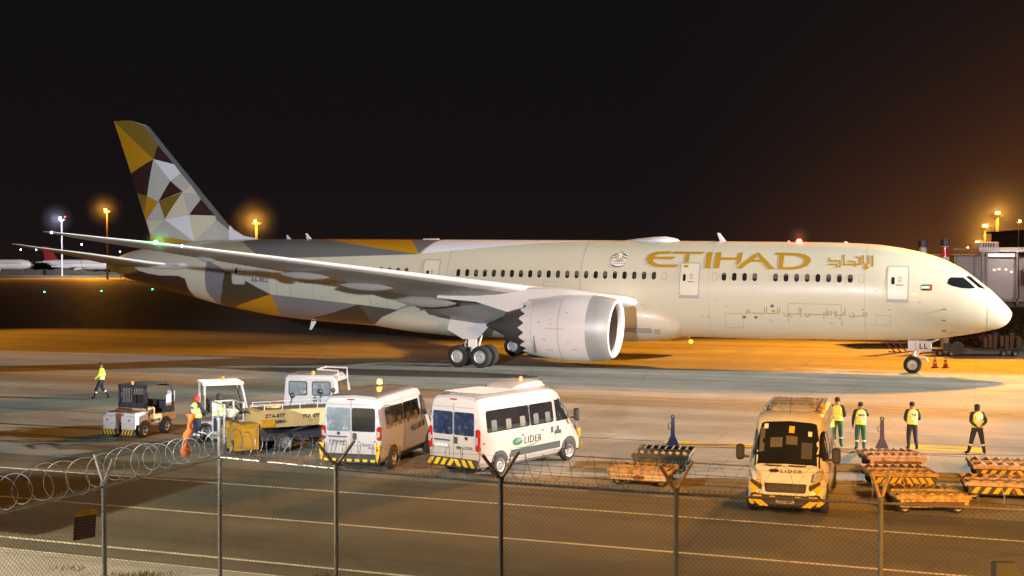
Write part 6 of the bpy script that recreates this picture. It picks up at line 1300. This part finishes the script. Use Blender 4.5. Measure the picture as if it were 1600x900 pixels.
# lamp masts
M_litpole = mat('sodium_lit_pole_tone', (.45, .34, .16), .6); L_sod = mat('sodium_lamp', (1, .7, .3), .3, emit=(1, .50, .10), estr=55); L_wht = mat('blue_white_lamp', (.8, .8, 1), .3, emit=(.72, .72, 1.0), estr=40); L_red = mat('red_obstruction_lamp', (1, .1, .05), .3, emit=(1, .03, .02), estr=9)  # yellow pole tone paints in the sodium light of the lamps above
def mast(px, py, D, label, color='sod', pw=1.0, lamps=1, red=False, glow=None):
    X = (px - 800) / 1942.5 * D; Z = 6.48 + (410.3 - py) / 1942.5 * D
    t = empty('light_mast', (X, D, 0), 0, label, 'light mast', 'floodlight masts around the airport')
    u = D / 1942.5      # metres covered by one photo pixel out there, used only for plausible lamp sizes
    m = MB(); m.cyl((0, 0, 0), (0, 0, Z - u * 3), .42 * pw, .30 * pw, 12); m.build('pole', M_litpole if color == 'sod' else J_grey, t, smooth=True)
    m = MB(); m.box((0, 0, Z - 2.2 * u), (u * 9, 1.0, u * 1.4)); m.cyl((0, 0, Z - 5 * u), (0, 0, Z - 2.5 * u), .8 * pw, 1.3 * pw, 10); m.build('lamp_platform', M_litpole if color == 'sod' else J_grey, t)
    for k in range(lamps):
        xx = (k - (lamps - 1) / 2) * u * 3.6 - u * 1.0; m = MB(); m.sphere((xx, -1.0, Z + u * .4), (u * 1.6, .5, u * 1.5), 12, 8); m.build('lamp_head', L_sod if color == 'sod' else L_wht, t, smooth=True)
    if red: m = MB(); m.sphere((u * 6, -.6, Z + u * 2), (u * 1.3, .4, u * 1.0), 10, 6); m.build('obstruction_lamp', L_red, t)
    return t, (X, D, Z)
mast(168, 328, 480, 'sodium lit mast left of the tail fin, above the near wing'); mast(401, 346, 400, 'sodium lit mast just right of the tail fin', pw=1.3, lamps=1)
mast(97, 341, 600, 'white lit mast with a red lamp at the far left', 'white', red=True)
mast(1557, 333, 350, 'tallest sodium mast above the jet bridge', pw=1.6, lamps=2); mast(1538, 353, 440, 'second tallest sodium mast above the jet bridge', pw=1.6, lamps=2)
mast(1527, 379, 700, 'small sodium mast left of the brown terminal block', pw=1.0, lamps=2); mast(1512, 388, 900, 'smallest and most distant sodium mast above the nose', pw=1.0, lamps=1); mast(1591, 346, 300, 'thin sodium mast at the right edge above the air handling unit', pw=.4, lamps=1)
point('sodium_mast_light', (-175, 520, 20), 130000, (1.0, .36, .03), 1.0); 
spot('apron_flood_light', (-190, 560, 26), (-225, 650, 5), 330000, COOL, 80)
# distant airliners and the dark bank in front of them
def jet(x, y, rz, s, label, tailcol, txt=None):
    t = empty('distant_airliner', (x, y, 0), rz, label, 'airliner', 'airliners parked far away'); W_ = mat('distant_white_paint', (.75, .75, .76), .4)
    m = MB(); m.rings([[Vector((-a, r * cos(q), 5.4 + dz + r * sin(q))) for q in [2 * pi * j / 16 for j in range(16)]] for a, r, dz in ((0, .1, -.3), (1, 1.2, -.1), (3, 2.2, 0), (6, 2.7, 0), (26, 2.7, 0), (34, 1.8, .7), (40, .4, 1.6))]); m.build('fuselage', W_, t, smooth=True)
    m = MB(); m.prism([(-31, 7.4), (-36.5, 15), (-40, 15), (-38.8, 7.2)], (0, -.25, 0), (1, 0, 0), (0, 0, 1), (0, .5, 0)); m.build('tail_fin', tailcol, t)
    for sd in (1, -1):
        m = MB(); m.prism([(-14, sd * 2.2), (-21, sd * 2.2), (-27, sd * 17), (-25, sd * 17)], (0, 0, 4.2), (1, 0, 0), (0, 1, 0), (0, 0, .4)); m.build('wing', W_, t)
        m = MB(); m.lathe([(0, 1.0), (.3, 1.3), (3, 1.2), (4.5, .7)], (-15, sd * 6.5, 2.8), (-1, 0, 0), 16, caps=True); m.build('engine', W_, t)
        m = MB(); m.prism([(-33, sd * .8), (-38, sd * .8), (-40.5, sd * 7), (-38.5, sd * 7)], (0, 0, 6.6), (1, 0, 0), (0, 1, 0), (0, 0, .25)); m.build('stabiliser', W_, t)
    for px_, py_ in ((-6, 0), (-19, 2), (-19, -2)): m = MB(); m.cyl((px_, py_, .6), (px_, py_, 3.2), .2); m.lathe([(-.3, .3), (-.3, .6), (.3, .6), (.3, .3)], (px_, py_, .6), (0, 1, 0), 14); m.build('landing_gear', m_blk, t)
    m = MB()
    for k in range(24): m.box((-6 - k, -2.6, 6.2), (.35, .1, .5))
    m.build('window_row', m_win, t)
    return t
D_red = mat('dark_red_tail', (.30, .02, .03), .5)
jet(-209, 655, radians(-6), 1, 'distant white airliner with a dark red tail, lit bright at the far left', D_red)
jet(-250, 650, radians(-3), 1, 'distant white airliner cut off by the left edge', D_red)
random.seed(9); m = MB(); P = []
n = 160
for k in range(n): x = -330 + 2.4 * k; P.append((x, 2.6 + random.uniform(-.5, .7) + .5 * sin(k * .2)))
m.prism([(P[0][0], 0)] + P + [(P[-1][0], 0)], (0, 628, 0), (1, 0, 0), (0, 0, 1), (0, 3, 0)); tag(m.build('dark_bank', g_land, None), 'low dark bank in front of the distant airliners', 'bank')
hb2 = empty('cargo_shed', (-262, 615, 0), 0, 'small sodium lit shed at the far left edge', 'shed'); m = MB(); m.box((0, 0, 3.5), (11, 6, 7)); m.build('wall', mat('shed_tan', (.4, .3, .15), .7), hb2); m = MB(); m.box((0, 0, 7.2), (12, 7, .4)); m.build('roof', BG_dark, hb2)
# small distant lamps
for i, (px, py, D, lb) in enumerate(((33, 390, 700, 'tiny white lamp far left, beyond the tailplane tip'), (57, 390.5, 700, 'tiny white lamp above the dark red tail'), (128, 382, 500, 'tiny blue white lamp below the wing tip'), (188, 393.5, 500, 'tiny blue white lamp under the middle of the outer wing'), (196, 415.5, 420, 'tiny blue white lamp in front of the tail cone'))):
    X = (px - 800) / 1942.5 * D; Z = 6.48 + (410.3 - py) / 1942.5 * D; t = empty('distant_lamp', (X, D, 0), 0, lb, 'lamp', 'small distant lamps'); u = D / 1942.5
    m = MB(); m.cyl((0, 0, 0), (0, 0, Z), .08); m.build('pole', J_dark, t); m = MB(); m.sphere((0, -.2, Z), u * 1.0, 10, 6); m.build('lamp_head', L_wht, t)
for x, y, lb in ((-99.3, 263.9, 'leftmost of the three green taxiway lights'), (-90.0, 272.4, 'middle one of the three green taxiway lights'), (-84.3, 291.4, 'green taxiway light nearest the aircraft tail')):
    t = empty('taxiway_light', (x, y, 0), 0, lb, 'taxiway light', 'green taxiway lights'); m = MB(); m.cyl((0, 0, 0), (0, 0, .15), .14); m.build('base', m_blk, t); m = MB(); m.sphere((0, 0, .26), .15, 10, 8); m.build('lens', mat('green_taxi_lens', (.1, .8, .4), .3, emit=(.04, .9, .35), estr=14), t)

# mist lit by the lamps themselves
def mist(loc, R, dens, power, color, label):
    mb = MB(); mb.sphere((0, 0, 0), 1.0, 32, 20); o = mb.build('lamp_mist', [mist_mat(dens)], None, smooth=True); o.location = loc; o.scale = (R, R, R)
    tag(o, label, 'mist', kind='stuff'); point('mast_lamp_glow', loc, power, color, .25)
def mist_mat(dens):
    k = 'mist_%g' % dens
    if k in MATS: return MATS[k]
    m = bpy.data.materials.new('night_mist'); m.use_nodes = True; t = m.node_tree; t.nodes.clear(); MATS[k] = m
    v = t.nodes.new('ShaderNodeVolumePrincipled'); v.inputs['Density'].default_value = dens; v.inputs['Color'].default_value = (.9, .9, .9, 1); v.inputs['Anisotropy'].default_value = .0
    tc_ = t.nodes.new('ShaderNodeTexCoord'); ln = t.nodes.new('ShaderNodeVectorMath'); ln.operation = 'LENGTH'; t.links.new(tc_.outputs['Object'], ln.inputs[0])
    mr = t.nodes.new('ShaderNodeMapRange'); mr.interpolation_type = 'SMOOTHSTEP'; mr.inputs[1].default_value = 0; mr.inputs[2].default_value = 1.0; mr.inputs[3].default_value = dens; mr.inputs[4].default_value = 0; t.links.new(ln.outputs['Value'], mr.inputs[0]); t.links.new(mr.outputs[0], v.inputs['Density'])
    o = t.nodes.new('ShaderNodeOutputMaterial'); t.links.new(v.outputs[0], o.inputs['Volume']); return m
def lamp_xyz(px, py, D): return ((px - 800) / 1942.5 * D, D - 2.5, 6.48 + (410.3 - py) / 1942.5 * D)
mist(lamp_xyz(166.5, 328, 480), 8.5, .006, 9000, SOD, 'glowing night air round the sodium mast left of the tail fin')
mist(lamp_xyz(400, 346, 400), 9.5, .008, 14000, SOD, 'glowing night air round the sodium mast right of the tail fin')
mist(lamp_xyz(1556, 333, 350), 17, .005, 12000, SOD, 'glowing night air round the tallest sodium mast')
mist(lamp_xyz(1537, 353, 440), 20, .005, 14000, SOD, 'glowing night air round the second tallest sodium mast')
mist(lamp_xyz(1527, 379, 700), 26, .004, 22000, SOD, 'glowing night air round the small sodium mast')
mist(lamp_xyz(92, 343, 600), 9, .004, 8000, (.6, .6, 1.0), 'pale glowing night air round the white mast lamp')
_p = plane.matrix_basis @ wing_pt(27.3, -.02, 1)
mist(_p + Vector((.25, -.2, .1)), .8, .09, 110, (.03, 1.0, .2), 'green glow round the navigation light on the near wing')
_p = plane.matrix_basis @ Vector((-12.0, 0, 8.1))
mist(_p, .8, .04, 90, (1.0, .03, .02), 'red glow round the beacon on the aircraft roof')
